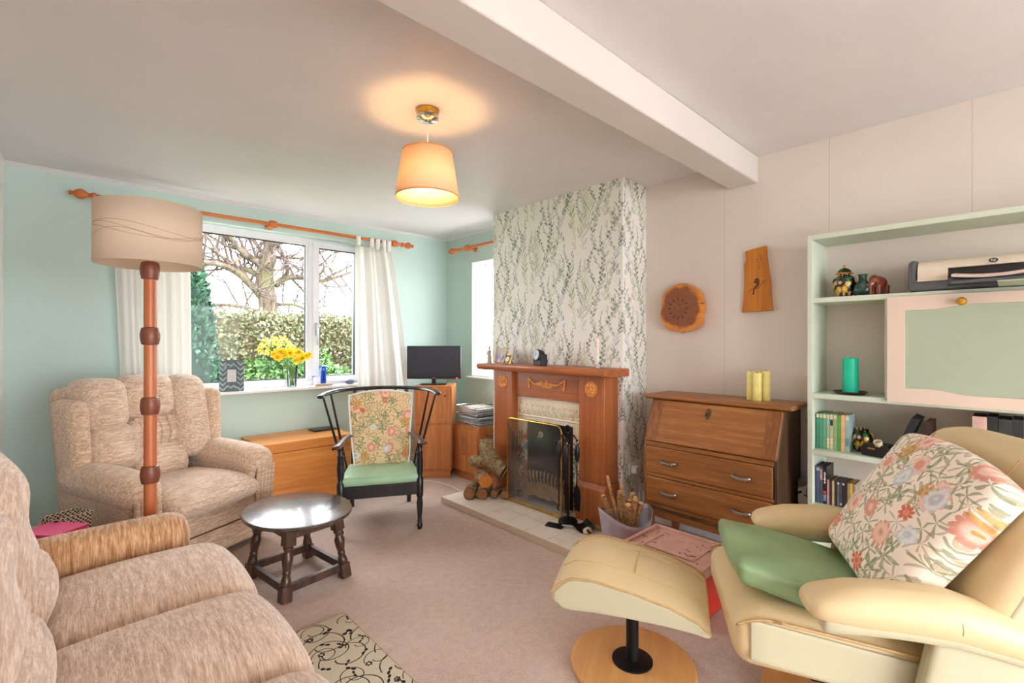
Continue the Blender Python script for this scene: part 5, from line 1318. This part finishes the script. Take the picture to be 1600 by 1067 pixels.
# ------------------------------------------------------------------ shelf unit contents
t = T('cloisonne'); o = t.obj(); x, y, z = t.sep(o); a = t.m('ARCTAN2', y, x) * .055
col = t.mix(t.noise(o, 60, 2), (20, 16, 14), (44, 34, 24))
for cell, seed, nn, R0, p, b, keep, c1, c2 in ((.045, 4.2, 5, .022, 1.0, .2, .75, (44, 116, 60), (20, 70, 44)), (.05, 13.2, 8, .022, .6, .4, .75, (236, 206, 96), (214, 150, 50)), (.05, 22.2, 9, .014, .6, .4, .5, (226, 206, 180), (200, 130, 90))):
    m_, r_, q_ = stamp(t, a, z, cell, seed, nn, R0, p, b, keep); col = t.mix(m_, col, t.mix(r_, c1, c2))
M['clois'] = t.done(col, .18, 0, .6)
def jar(name, label, loc, lid, s=1.0):
    j = thing(name, label, 'jar', loc)
    MB(Sc(s, s, s)).lathe([(0, 0), (.036, 0), (.038, .004), (.040, .012), (.056, .05), (.060, .085), (.055, .112), (.040, .126), (.033, .130), (.033, .138)] + ([(.0, .138)] if lid else [(.040, .141), (.041, .147), (.036, .149), (.030, .142), (.030, .125), (0, .125)]), seg=36).build('body', M['clois'], j)
    if lid:
        l = MB(Sc(s, s, s)).lathe([(.041, .138), (.043, .142), (.041, .146), (.032, .160), (.018, .172), (0, .174)], seg=32).build('lid', M['clois'], j)
        MB(Sc(s, s, s)).lathe([(.043, .1385), (.0445, .142), (.043, .1455), (.0415, .142)], seg=32, cap=False).build('rim', M['brass'], l)
        MB(Sc(s, s, s)).lathe([(.005, .174), (.009, .180), (.009, .186), (.004, .192), (0, .194)], seg=14).build('finial', M['brass'], l)
    return j
jar('lidded_jar', 'black lidded jar with a yellow flower on the upper shelf', (2.915, .600, 1.5035), True, .88)
jar('round_jar', 'black round open jar with yellow flowers beside the green-spined books', (2.925, .525, .7275), False, .78)
gv = thing('small_vase', 'small dark green glazed vase between lidded jar and wooden elephant', 'vase', (2.90, .520, 1.5035))
t = T('green_glaze'); o = t.obj(); gg = t.done(t.mix(t.step(t.noise(o, 22, 3), .5, .6), (18, 66, 56), (60, 110, 100)), .15, spec=.7)
MB().lathe([(0, 0), (.026, 0), (.040, .012), (.045, .035), (.040, .058), (.022, .074), (.017, .085), (.017, .105), (.021, .112), (.017, .112), (.012, .09), (0, .085)], seg=30).build('body', gg, gv)
MB().tube([(0, .042, .035), (0, .046, .065), (0, .036, .082)], [.008, .007, .006], 8).build('lug', gg, gv)
el = thing('wooden_elephant', 'small carved reddish wooden elephant on the upper shelf', 'ornament', (2.885, .452, 1.5035), math.radians(62))
el.scale = (.86, .86, .92)
em = wood('elephant_wood', (150, 74, 40), (100, 44, 24), 1, 2.5, .3)
eb = MB().ball((0, -.008, .068), (.027, .044, .034), 18, 12, fn=lambda w, t_: 1 + .06*sin(w))
eb.ball((0, .038, .082), (.021, .024, .027), 14, 10)
eb.tube([(0, .056, .078), (0, .066, .06), (0, .068, .035), (0, .064, .012), (0, .070, .004)], [.011, .010, .008, .006, .005], 10)
eb.tube([(0, -.050, .075), (0, -.056, .05), (0, -.054, .03)], [.003, .0025, .003], 6)
eb.build('body', em, el)
for sx in (-.015, .015):
    for sy in (-.036, .024): MB().tube([(sx, sy, .055), (sx, sy*1.02, .03), (sx, sy, .001)], [.014, .011, .012], 12).build('leg', em, el)
    MB().ball((sx*1.45, .032, .078), (.005, .017, .022), 10, 8).build('ear', em, el)
    MB().tube([(sx*.7, .056, .066), (sx*.8, .070, .055), (sx*.8, .078, .056)], [.003, .0025, .001], 6).build('tusk', M['linen'], el)
# printer (faces -x); hangs over the shelf with its tray
pr = thing('printer', 'cream and grey inkjet printer on the upper shelf above the cupboard', 'printer', (2.80, .085, 1.5035))
pg = plain('printer_grey', (92, 94, 98), .4, var=.03); pc = plain('printer_cream', (232, 218, 196), .4, var=.02); pd_ = plain('printer_black', (30, 32, 32), .4, var=.05)
def prf(o, u): return (o[0] + (.03*max(0, u[2])**2), o[1], o[2])
MB().rbox((.115, 0, .030), (.23, .50, .058), .018, 6).build('lower_case', pg, pr)
bp = MB()
for s in (-1, 1): bp.rbox((.115, s*.235, .075), (.23, .035, .145), .016, 6, fn=prf)
for s in (-1, 1): MB().rbox((.115, s*.234, .078), (.225, .034, .140), .016, 6, fn=prf).build('end_cap', pg, pr)
# cream cover with the slot cut out of its front
pro = [(-.002, .046), (.002, .10), (.022, .128), (.06, .142), (.22, .142), (.22, .04), (.03, .04)]
MB().prism([(a, b) for a, b in pro], .115, .216, 'y').prism(pro, -.216, -.155, 'y').prism([(.0015, .098), (.022, .128), (.06, .142), (.22, .142), (.22, .098)], -.155, .115, 'y').build('cover', pc, pr, bevel=.004)
MB().box(.028, .22, -.155, .115, .035, .098).build('slot', pd_, pr, smooth=False)
MB().rbox((-.055, -.02, .016), (.17, .255, .010), .004, 6, fn=lambda o, u: (o[0], o[1], o[2] + .006*u[0])).build('output_tray', pd_, pr)
MB().box(-.142, -.125, -.14, .10, .012, .028).build('tray_lip', pg, pr, bevel=.006)
MB().rbox((-.035, -.02, .050), (.16, .235, .012), .004, 8, fn=lambda o, u: (o[0], o[1], o[2] + .012*u[1]**2 + .01*u[0])).build('paper', plain('pinkish_paper', (232, 206, 192), .7, var=.03), pr)
bm_ = plain('badge_dark', (50, 54, 60), .3); bd = MB(Tr(-.0005, -.025, .114) @ R('Y', -68) @ Sc(.010, .014, 1)).lathe([(0, 0), (1, 0), (1, .002), (0, .002)], seg=24).build('badge', bm_, pr)
lg_ = text('badge_letters', 'hp', .015, M['upvc'], bd, (-.003, -.025, .1148), (PI/2 - .38, 0, -PI/2), .0003)
fd = MB().rbox((0, 0, 0), (.235, .42, .006), .002, 4).build('folder', M['sage_panel'], None, loc=(2.745+.045, -.18, 1.5075)); 
fd.location = (2.66, -.165, 1.5075); tag(fd, 'thin sage green folder lying flat under the printer tray at shelf edge', 'folder')
# aqua candle on a dark dish
di = thing('candle_dish', 'flat dark brown dish under the turquoise candle', 'dish', (2.875, .567, 1.0155))
MB().lathe([(0, 0), (.045, 0), (.060, .004), (.074, .013), (.072, .015), (.056, .008), (0, .006)], seg=36).build('dish', plain('dark_brown_dish', (66, 44, 36), .35, var=.1), di)
ac_ = thing('turquoise_candle', 'thick turquoise pillar candle on a dark dish in the open niche', 'candle', (2.875, .567, 1.022))
MB().lathe([(0, 0), (.034, 0), (.0345, .003), (.034, .172), (.030, .176), (.010, .170), (0, .170)], seg=32).build('wax', plain('turquoise_wax', (0, 204, 164), .4, var=.05, nscale=10), ac_)
MB().tube([(0, 0, .169), (0, 0, .18)], .0012, 5).build('wick', M['black_plastic'], ac_)
# green paperbacks
def book(name, label, group, x0, y1, z, th, dep, hgt, c, top, extra=None, cat='book', lean=0):
    """spine faces -x at x0; y1 = upper y edge"""
    b = thing(name, label, cat, (x0, y1 - th/2, z), 0, group)
    if lean: b.rotation_euler = (lean, 0, 0)
    cv = MB().box(0, dep, -th/2, -th/2+.0012, 0, hgt).box(0, dep, th/2-.0012, th/2, 0, hgt).box(-.001, .001, -th/2, th/2, 0, hgt)
    cv.build('cover', plain(name + '_cover_' + str(len(bpy.data.materials)), c, .5, var=.08, nscale=25), b)
    MB().box(.001, dep-.002, -th/2+.0012, th/2-.0012, .002, hgt-.003).build('pages', plain(name + '_pages_' + str(len(bpy.data.materials)), top, .8), b, smooth=False)
    if extra:
        for z0, z1, cc in extra: MB().box(-.0016, -.0008, -th/2+.001, th/2-.001, z0, z1).build('spine_band', plain(name + '_band_' + str(len(bpy.data.materials)), cc, .5, var=.1, nscale=60), b, smooth=False)
    return b
y = .706; cols = [((60, 140, 116), 'first'), ((84, 158, 130), 'second'), ((104, 168, 136), 'third'), ((150, 190, 160), 'fourth'), ((196, 196, 150), 'fifth'), ((150, 180, 130), 'sixth'), ((92, 160, 80), 'seventh'), ((228, 180, 130), 'eighth'), ((150, 178, 176), 'ninth')]
for i, (c, w_) in enumerate(cols):
    th = (.0145, .0135, .0145, .0135, .0140, .0150, .0150, .0165, .0165)[i]
    ex = [(.160, .178, (224, 214, 180))] if i < 6 or i == 8 else []
    if i in (3, 4): ex.append((.010, .06, (226, 214, 170)))
    if i == 4: ex.append((.125, .155, (40, 60, 90)))
    if i == 8: ex.append((.03, .07, (90, 140, 140)))
    book('paperback', '%s paperback from the left in the row of green-spined books' % w_, 'green-spined paperbacks', 2.835, y, .7275, th, .125, .181 + .002*(i % 3), c, (196, 150, 96), ex); y -= th + .0012
bx_ = thing('black_viewer', 'black angular slide viewer with pale eyepiece on the shelf', 'viewer', (2.815, .458, .7275), math.radians(-14))
MB().prism([(-.055, .0), (.055, .0), (.066, .028), (.048, .060), (-.045, .060), (-.062, .040)], 0, .085, 'x').build('case', M['black_plastic'], bx_, bevel=.003)
MB(Tr(.01, -.012, .058) @ R('Y', -35)).lathe([(.0, 0), (.015, 0), (.018, .022), (.015, .024), (.010, .01)], seg=20).build('eyepiece', plain('pale_eyepiece', (206, 190, 160), .4), bx_)
MB().box(-.0015, 0, .0, .03, .034, .042).build('gold_label', M['brass'], bx_)
y = .705; N = ['first', 'second', 'third']
for i, (c, th, h_, ex) in enumerate([((70, 84, 120), .016, .190, [(.165, .18, (170, 176, 186))]), ((90, 84, 84), .012, .190, [(.12, .175, (186, 150, 150))]), ((34, 34, 38), .016, .192, [(.055, .066, (206, 80, 70)), (.015, .05, (110, 150, 186))])]):
    b = book('dvd_case', ['blue-grey DVD case at the far left of the bottom shelf', 'grey DVD case, second from left on the bottom shelf', 'black DVD case with white title and red dot, third from left'][i], 'DVD cases on the bottom shelf', 2.83, y, .4485, th, .135, h_, c, (60, 60, 64), ex, 'DVD')
    if i == 2:
        tmb = MB()
        for k, s_ in enumerate([.9, .6, 1, .8, .5, .9, .7]): tmb.box(-.002, -.001, -.004*s_, .004*s_, .105 + k*.0085, .111 + k*.0085)
        tmb.build('title_lettering', M['upvc'], b, smooth=False)
    y -= th + .0012
cds = [((206, 150, 150), 'pink'), ((60, 40, 36), 'dark brown'), ((200, 180, 140), 'cream'), ((56, 52, 48), 'charcoal'), ((110, 104, 100), 'mid grey, with white tip'), ((66, 72, 96), 'slate blue'), ((44, 44, 46), 'black, with pale tip'), ((58, 40, 38), 'maroon'), ((164, 140, 110), 'tan'), ((226, 190, 70), 'bright yellow'), ((150, 132, 116), 'brown-grey, last')]
for i, (c, nm) in enumerate(cds):
    th = .0098; ex = [(.112, .122, (220, 214, 206))] if i in (4, 6) else ([(.01, .02, (200, 200, 196))] if i == 5 else [])
    book('cd_case', 'CD case in the lower row, spine %s' % nm, 'CD cases on the bottom shelf', 2.832, y, .4485, th, .125, .1255 + .001*(i % 2), c, (120, 96, 70), ex, 'CD'); y -= th + .0011
ob = thing('orange_bowl', 'small orange dish at the end of the CD row', 'bowl', (2.90, .505, .4485))
MB().lathe([(0, 0), (.022, 0), (.044, .018), (.052, .034), (.049, .034), (.040, .018), (0, .006)], seg=30).build('bowl', plain('orange_plastic', (232, 104, 40), .35), ob)
# dark books glimpsed above the recliner back
y = .335
spec_ = [((34, 36, 42), .030, .225, 'leaning black binder just left of the recliner headrest', -.28), ((58, 32, 30), .022, .200, 'dark red-brown book behind the recliner headrest, next to the binder', 0)]
bk0 = book('ring_binder', spec_[0][3], None, 2.83, .33, .7275, .030, .19, .205, spec_[0][0], (40, 40, 42), None, 'binder'); bk0.rotation_euler = (.36, 0, 0); bk0.location = (2.83, .382, .734)
book('hardback', spec_[1][3], 'books behind the recliner', 2.84, .275, .7275, .02, .16, .19, spec_[1][0], (120, 100, 80))
yy = .125
for i, (c, th, h_, lb, ex) in enumerate([((206, 170, 160), .045, .232, 'pale pink box file above the recliner back', []), ((30, 32, 34), .030, .236, 'black book right of the pale pink file', []), ((44, 50, 54), .040, .228, 'charcoal slab of a book in the middle of the dark row', []), ((38, 40, 44), .030, .232, 'dark grey book fourth along the dark row', []), ((28, 28, 30), .032, .236, 'black book with red emblem on its spine', [(.19, .215, (216, 40, 40))]), ((190, 96, 84), .03, .22, 'dull red book at the right end of the dark row', [])]):
    book('hardback', lb, 'books behind the recliner', 2.84, yy, .7275, th, .17, h_, c, (70, 64, 58), ex); yy -= th + .002
# patterned bin beside the bureau
wb = thing('paper_bin', 'grey leaf-patterned waste paper bin between bureau and shelves', 'bin', (2.95, .785, 0))
t = T('grey_leaf_print'); o = t.obj(); x, y, z = t.sep(o); m_, r_, q_ = stamp(t, x + y, z, .16, 3.3, 4, .12, 2, .1, 1.0); col = t.mix(m_, (206, 200, 192), (110, 116, 112)); m_, r_, q_ = stamp(t, x + y, z, .12, 8.3, 6, .10, 8, 0, 1.0); col = t.mix(m_, col, (40, 42, 40))
MB().box(-.035, .035, -.03, .03, 0, .53).build('body', t.done(col, .5), wb, bevel=.006)
# dark bag on the floor, just visible under the recliner arm at the right
bg_ = thing('shopping_bag', 'navy blue bag with lime green side on the floor behind the recliner', 'bag', (2.64, -.03, 0))
MB().rbox((0, .03, .14), (.14, .13, .28), .02, 6, fn=lambda o, u: (o[0]*(1-.15*max(0, u[2])), o[1], o[2])).build('bag_body', plain('navy_fabric', (22, 30, 60), .7), bg_)
MB().rbox((-.005, -.085, .15), (.15, .10, .30), .02, 6, fn=lambda o, u: (o[0]*(1-.15*max(0, u[2])), o[1], o[2])).build('green_side', plain('lime_fabric', (150, 196, 60), .7), bg_)
# ------------------------------------------------------------------ garden beyond the windows
GZ = -.25
t = T('lawn'); o = t.obj(); f = t.noise(o, 3, 4) * .5 + t.noise(o, 40, 3) * .5; lawn_m = t.done(t.ramp(f, [(.35, (60, 92, 36)), (.65, (110, 140, 62))]), .9)
struct(MB().box(-30, 40, WY+TH+1.2, 60, GZ-.1, GZ).build('ground', lawn_m, smooth=False))
t = T('bounce_paving'); o = t.obj(); x, y, z = t.sep(o); jn = ((x/.6).fract() < .02).max((y/.6).fract() < .02); pv = t.done(t.mix(jn, t.mix(t.noise(o, 4, 3), (206, 202, 194), (222, 218, 210)), (150, 146, 138)), .8)  # pale ground added around the house to bounce sky light indoors
struct(MB().box(-30, WX+TH+.05, WY+TH+.02, WY+TH+1.2, GZ-.1, GZ).box(WX+TH+.02, 40, -12, WY+TH+1.2, GZ-.1, GZ).box(-30, WX+TH+.02, -30, Y0-TH-.02, GZ-.1, GZ).box(-30, X0-TH-.02, Y0-TH-.02, WY+TH+.02, GZ-.1, GZ).build('trim_9', pv, smooth=False))
_S, _C = sin(math.radians(43.3)), cos(math.radians(43.3))
def at(x, y, Y):
    u = (x-800)/740; v = (533.5-y)/740; k = Y/(_C - u*_S); return Vector((k*(_S + u*_C), Y, 1.28 + k*v))
def leafmat(name, cols, rough=.5):
    cols = [tuple(k*.80 for k in c) for c in cols]; t = T(name); f = t.island(); n = len(cols); return t.done(t.ramp(f, [((i+.5)/n, c) for i, c in enumerate(cols)]), rough, 0, .4)
def leaves(mb, n, posf, size, rnd, droop=.3):
    for _ in range(n):
        p, nrm = posf(); d = Vector((rnd.gauss(0, 1), rnd.gauss(0, 1), rnd.gauss(0, 1) - droop)).normalized()
        a = (d + nrm*.5).normalized(); b = a.cross(nrm + Vector((rnd.gauss(0, .4), rnd.gauss(0, .4), rnd.gauss(0, .4))))
        if b.length < 1e-4: continue
        b.normalize(); s = size * rnd.uniform(.6, 1.3); h = a*s; w = b*s*.30; m = p + h*.5; nn = a.cross(b)*s*.08
        mb.add([tuple(p), tuple(m + w + nn), tuple(p + h), tuple(m - w + nn)], [(0, 1, 2, 3)])
rnd = random.Random(31)
def col_noise(p): return mnoise.noise(p * .9)
def hedge_pos():
    x = rnd.uniform(.2, 8.6)
    if rnd.random() < .22:
        p = Vector((x, rnd.uniform(8.5, 9.4), 1.70 + .05*mnoise.noise(Vector((x*2, 3, 0))) + rnd.uniform(-.06, .08))); return p, Vector((0, 0, 1))
    z = rnd.uniform(GZ, 1.74); return Vector((x, 8.5 + .10*mnoise.noise(Vector((x*1.6, 0, z*1.6))) + rnd.uniform(-.05, .14), z)), Vector((0, -1, 0))
hg = thing('hedge', 'tall clipped olive and brown hedge at the bottom of the garden', 'hedge', (0, 0, 0))
hb = MB(); leaves(hb, 32000, hedge_pos, .064, rnd); hb.build('foliage', leafmat('hedge_leaves', [(100, 112, 66), (122, 130, 76), (86, 92, 56), (132, 116, 80), (148, 148, 104), (104, 84, 62), (108, 122, 78), (160, 158, 128)]), hg, smooth=False)
MB().box(.1, 8.8, 8.66, 9.3, GZ, 1.66).build('twiggy_core', plain('hedge_core', (88, 76, 54), .95, var=.3, nscale=20), hg, smooth=False)
def shrub(name, label, c, r, n, cols, size, seed, cat='shrub'):
    rn = random.Random(seed); g = thing(name, label, cat, c)
    def pos():
        a = rn.uniform(0, 2*PI); t_ = math.acos(rn.uniform(-.2, 1)); d = Vector((sin(t_)*cos(a), sin(t_)*sin(a), cos(t_)))
        k = 1 + .16*mnoise.noise(d*2.5 + Vector((seed, 0, 0))) - rn.random()**2*.15
        return Vector((d.x*r[0]*k, d.y*r[1]*k, d.z*r[2]*k)), d
    mb = MB(); leaves(mb, n, pos, size, rn); mb.build('foliage', leafmat(name + '_leaves_%d' % seed, cols), g, smooth=False)
    MB().ball((0, 0, 0), tuple(k*.82 for k in r), 18, 12).build('inner_twigs', plain(name + '_core_%d' % seed, (36, 52, 24), .95, var=.3, nscale=15), g)
    return g
gr_ = [(70, 120, 40), (96, 154, 56), (54, 96, 36), (130, 180, 84), (84, 140, 60), (170, 200, 130), (60, 110, 50)]
shrub('evergreen_shrub', 'bright green rounded shrub nearest the window at left', (2.25, 6.6, .10), (.95, .7, 1.02), 6500, gr_, .075, 1)
shrub('evergreen_shrub', 'bright green shrub behind the vase of daffodils', (3.85, 6.9, .05), (.58, .60, 1.10), 4500, gr_, .075, 2)
shrub('laurel_shrub', 'grey-green shrub seen through the right-hand casement', (5.05, 7.4, .1), (.75, .6, 1.2), 4200, [(90, 110, 80), (120, 136, 104), (150, 160, 130), (70, 86, 62), (180, 186, 160)], .08, 3)
shrub('forsythia', 'low yellow flowering bush behind the daffodils', tuple(at(432, 548, 6.35)), (.20, .18, .16), 500, [(250, 216, 60), (220, 190, 50), (150, 160, 50)], .05, 4)
cy_ = thing('conifer', 'narrow dark green conifer at the left edge of the window', 'conifer', (.98, 6.1, GZ)); rn = random.Random(7)
def cpos():
    z = rn.uniform(0, 2.55); a = rn.uniform(0, 2*PI); r = .33 * (1 - (z/2.6)**3) * (.8 + .25*mnoise.noise(Vector((cos(a)*2, sin(a)*2, z*3)))); d = Vector((cos(a), sin(a), .9)); return Vector((r*cos(a), r*sin(a), z)), d.normalized()
mb = MB(); leaves(mb, 6000, cpos, .07, rn, -.8); mb.build('foliage', leafmat('conifer_leaves', [(40, 84, 60), (58, 108, 76), (30, 66, 48), (80, 130, 92)]), cy_, smooth=False)
MB().lathe([(.24, 0), (.26, 1.2), (.15, 2.1), (.02, 2.5)], seg=12).build('inner_twigs', plain('conifer_core', (24, 44, 32), .95), cy_)
# bare oak behind the hedge
tr = thing('oak_tree', 'large leafless oak tree with mossy limbs behind the hedge', 'tree', (0, 0, 0))
TY = 14.0; rn = random.Random(19)
tkm = T('oak_bark'); o = tkm.obj(); f = tkm.noise(tkm.map(o, (10, 10, 3)), 1, 4, .65); cl = tkm.ramp(f, [(.35, (70, 60, 52)), (.65, (122, 108, 98))]); ms = tkm.step(tkm.noise(o, 1.6, 3), .5, .62); cl = tkm.mix(ms*.55, cl, (104, 108, 62)); oak = tkm.done(cl, .9, 0, .1, tkm.bump(f, .8, .03))
twm = plain('oak_twig_bark', (82, 68, 62), .9, var=.15, nscale=8)
base = at(418, 486, TY); base.z = GZ
trunk = [base, at(419, 488, TY), at(416, 455, TY), at(414, 425, TY), at(420, 395, TY), at(424, 368, TY), at(420, 330, TY+.2), at(428, 290, TY+.3), at(424, 250, TY)]
tk = MB(); tk.tube(bez(trunk, 5), [.28]*5 + [.24]*5 + [.225]*10 + [.17]*5 + [.15]*5 + [.13]*5 + [.10]*5 + [.07], 12); 
limbs = [([(411,466),(395,448),(372,427),(346,414),(315,409),(285,402)], .12, -.6), ([(406,432),(383,420),(357,417),(332,411),(306,420),(280,415)], .09, .8), ([(414,414),(397,406),(383,397),(369,383),(357,366),(340,345)], .12, -.3),
         ([(430,446),(447,434),(476,434),(498,439),(523,434),(556,422)], .10, .3), ([(432,476),(459,476),(482,484),(510,478)], .05, -.5), ([(408,488),(374,479),(346,476),(318,481),(295,476)], .06, .6),
         ([(425,402),(446,402),(476,404),(500,396),(530,380)], .055, 1.0), ([(421,392),(440,378),(455,360),(470,335)], .06, -.8), ([(414,400),(400,380),(392,362),(388,330)], .06, .5), ([(380,398),(362,412),(345,400),(325,372),(310,355)], .045, -1.0), ([(498,438),(505,420),(520,408),(528,390),(545,372)], .04, .2), ([(520,436),(532,450),(545,470),(556,480)], .03, .6), ([(500,440),(515,455),(520,475)], .025, -.4)]
bt = MB(); tw = MB(); NTW = [0]
def grow(p, d, L, r, depth):
    if depth == 0 or NTW[0] > 1500: return
    pts = [p]; q = p.copy(); dd = d.copy()
    for k in range(4):
        dd = (dd + Vector((rn.gauss(0, .28), rn.gauss(0, .28), rn.gauss(.04, .26)))).normalized(); q = q + dd*L/4; pts.append(q.copy())
    tw.tube(pts, [r, r*.88, r*.76, r*.62, r*.45], 5 if depth > 1 else 4, cap=False); NTW[0] += 1
    for k in (1, 2, 3, 4):
        for _ in range(2 if k == 4 else 1):
            if rn.random() < .7:
                nd = (dd + Vector((rn.gauss(0, .8), rn.gauss(0, .8), rn.gauss(.12, .7)))).normalized(); grow(pts[k], nd, L*rn.uniform(.55, .8), r*.55, depth-1)
for pl_, r, dy in limbs:
    n = len(pl_); pts = bez([at(x, y, TY + dy*i/(n-1)) for i, (x, y) in enumerate(pl_)], 4); m = len(pts)
    bt.tube(pts, [r*(1-.65*i/(m-1)) for i in range(m)], 9)
    for i in range(2, m):
        if rn.random() < .7:
            d = (pts[i]-pts[i-1]).normalized(); nd = (d*.5 + Vector((rn.gauss(0, .6), rn.gauss(0, .5), rn.gauss(.25, .8)))).normalized(); grow(pts[i], nd, rn.uniform(.9, 1.6), r*.30*(1-.5*i/m)+.010, 3)
for p in bez(trunk, 3)[14:]:
    for _ in range(2): grow(Vector(p), Vector((rn.gauss(0, .8), rn.gauss(0, .8), rn.uniform(-.2, .8))).normalized(), rn.uniform(1.0, 1.7), .03, 3)
tk.build('trunk', oak, tr); bt.build('limbs', oak, tr); tw.build('twigs', twm, tr)
# ------------------------------------------------------------------ camera, sky, colour management
cam = bpy.data.cameras.new('camera'); cam.sensor_width = 36; cam.lens = 740 * 36 / 1600; cam.clip_start = .05
co = bpy.data.objects.new('camera', cam); COL.objects.link(co); co.location = (0, 0, 1.28); co.rotation_euler = (PI/2, 0, -math.radians(43.3))
SC.camera = co
w = bpy.data.worlds.new('overcast_sky'); SC.world = w; w.use_nodes = True; nt = w.node_tree; nt.nodes.clear()
bg = nt.nodes.new('ShaderNodeBackground'); wo = nt.nodes.new('ShaderNodeOutputWorld'); nt.links.new(bg.outputs[0], wo.inputs[0])
tc = nt.nodes.new('ShaderNodeTexCoord'); nz = nt.nodes.new('ShaderNodeTexNoise'); nz.inputs['Scale'].default_value = 2.2; nt.links.new(tc.outputs['Generated'], nz.inputs['Vector'])
rp = nt.nodes.new('ShaderNodeValToRGB'); rp.color_ramp.elements[0].color = (.86, .91, 1, 1); rp.color_ramp.elements[1].color = (1, 1, 1, 1)
nt.links.new(nz.outputs['Fac'], rp.inputs[0]); nt.links.new(rp.outputs[0], bg.inputs[0]); bg.inputs[1].default_value = SKY
def portal(name, loc, rot, sx, sy):
    l = bpy.data.lights.new(name, 'AREA'); l.shape = 'RECTANGLE'; l.size = sx; l.size_y = sy; l.cycles.is_portal = True
    o = bpy.data.objects.new(name, l); COL.objects.link(o); o.location = loc; o.rotation_euler = rot
portal('portal_main_window', (1.3, WY+.20, 1.54), (-PI/2, 0, 0), 1.6, 1.34)
portal('portal_side_window', (WX+.26, 3.358, 1.51), (0, PI/2, 0), 1.18, 1.0)
portal('portal_fill_doors', (1.13, Y0-.2, 1.06), (PI/2, 0, 0), 3.66, 2.12)  # guides sky light through the added doors
SC.view_settings.view_transform = 'Standard'; SC.view_settings.look = 'None'; SC.view_settings.gamma = 1; SC.view_settings.use_curve_mapping = False
SC.view_settings.exposure = EXPO
SC.cycles.use_denoising = True; SC.cycles.use_adaptive_sampling = True; SC.cycles.adaptive_threshold = .02; SC.cycles.max_bounces = 8; SC.cycles.diffuse_bounces = 5; SC.cycles.transparent_max_bounces = 12; SC.cycles.transmission_bounces = 8
SC.cycles.sample_clamp_indirect = 6; SC.cycles.caustics_reflective = False; SC.cycles.caustics_refractive = False
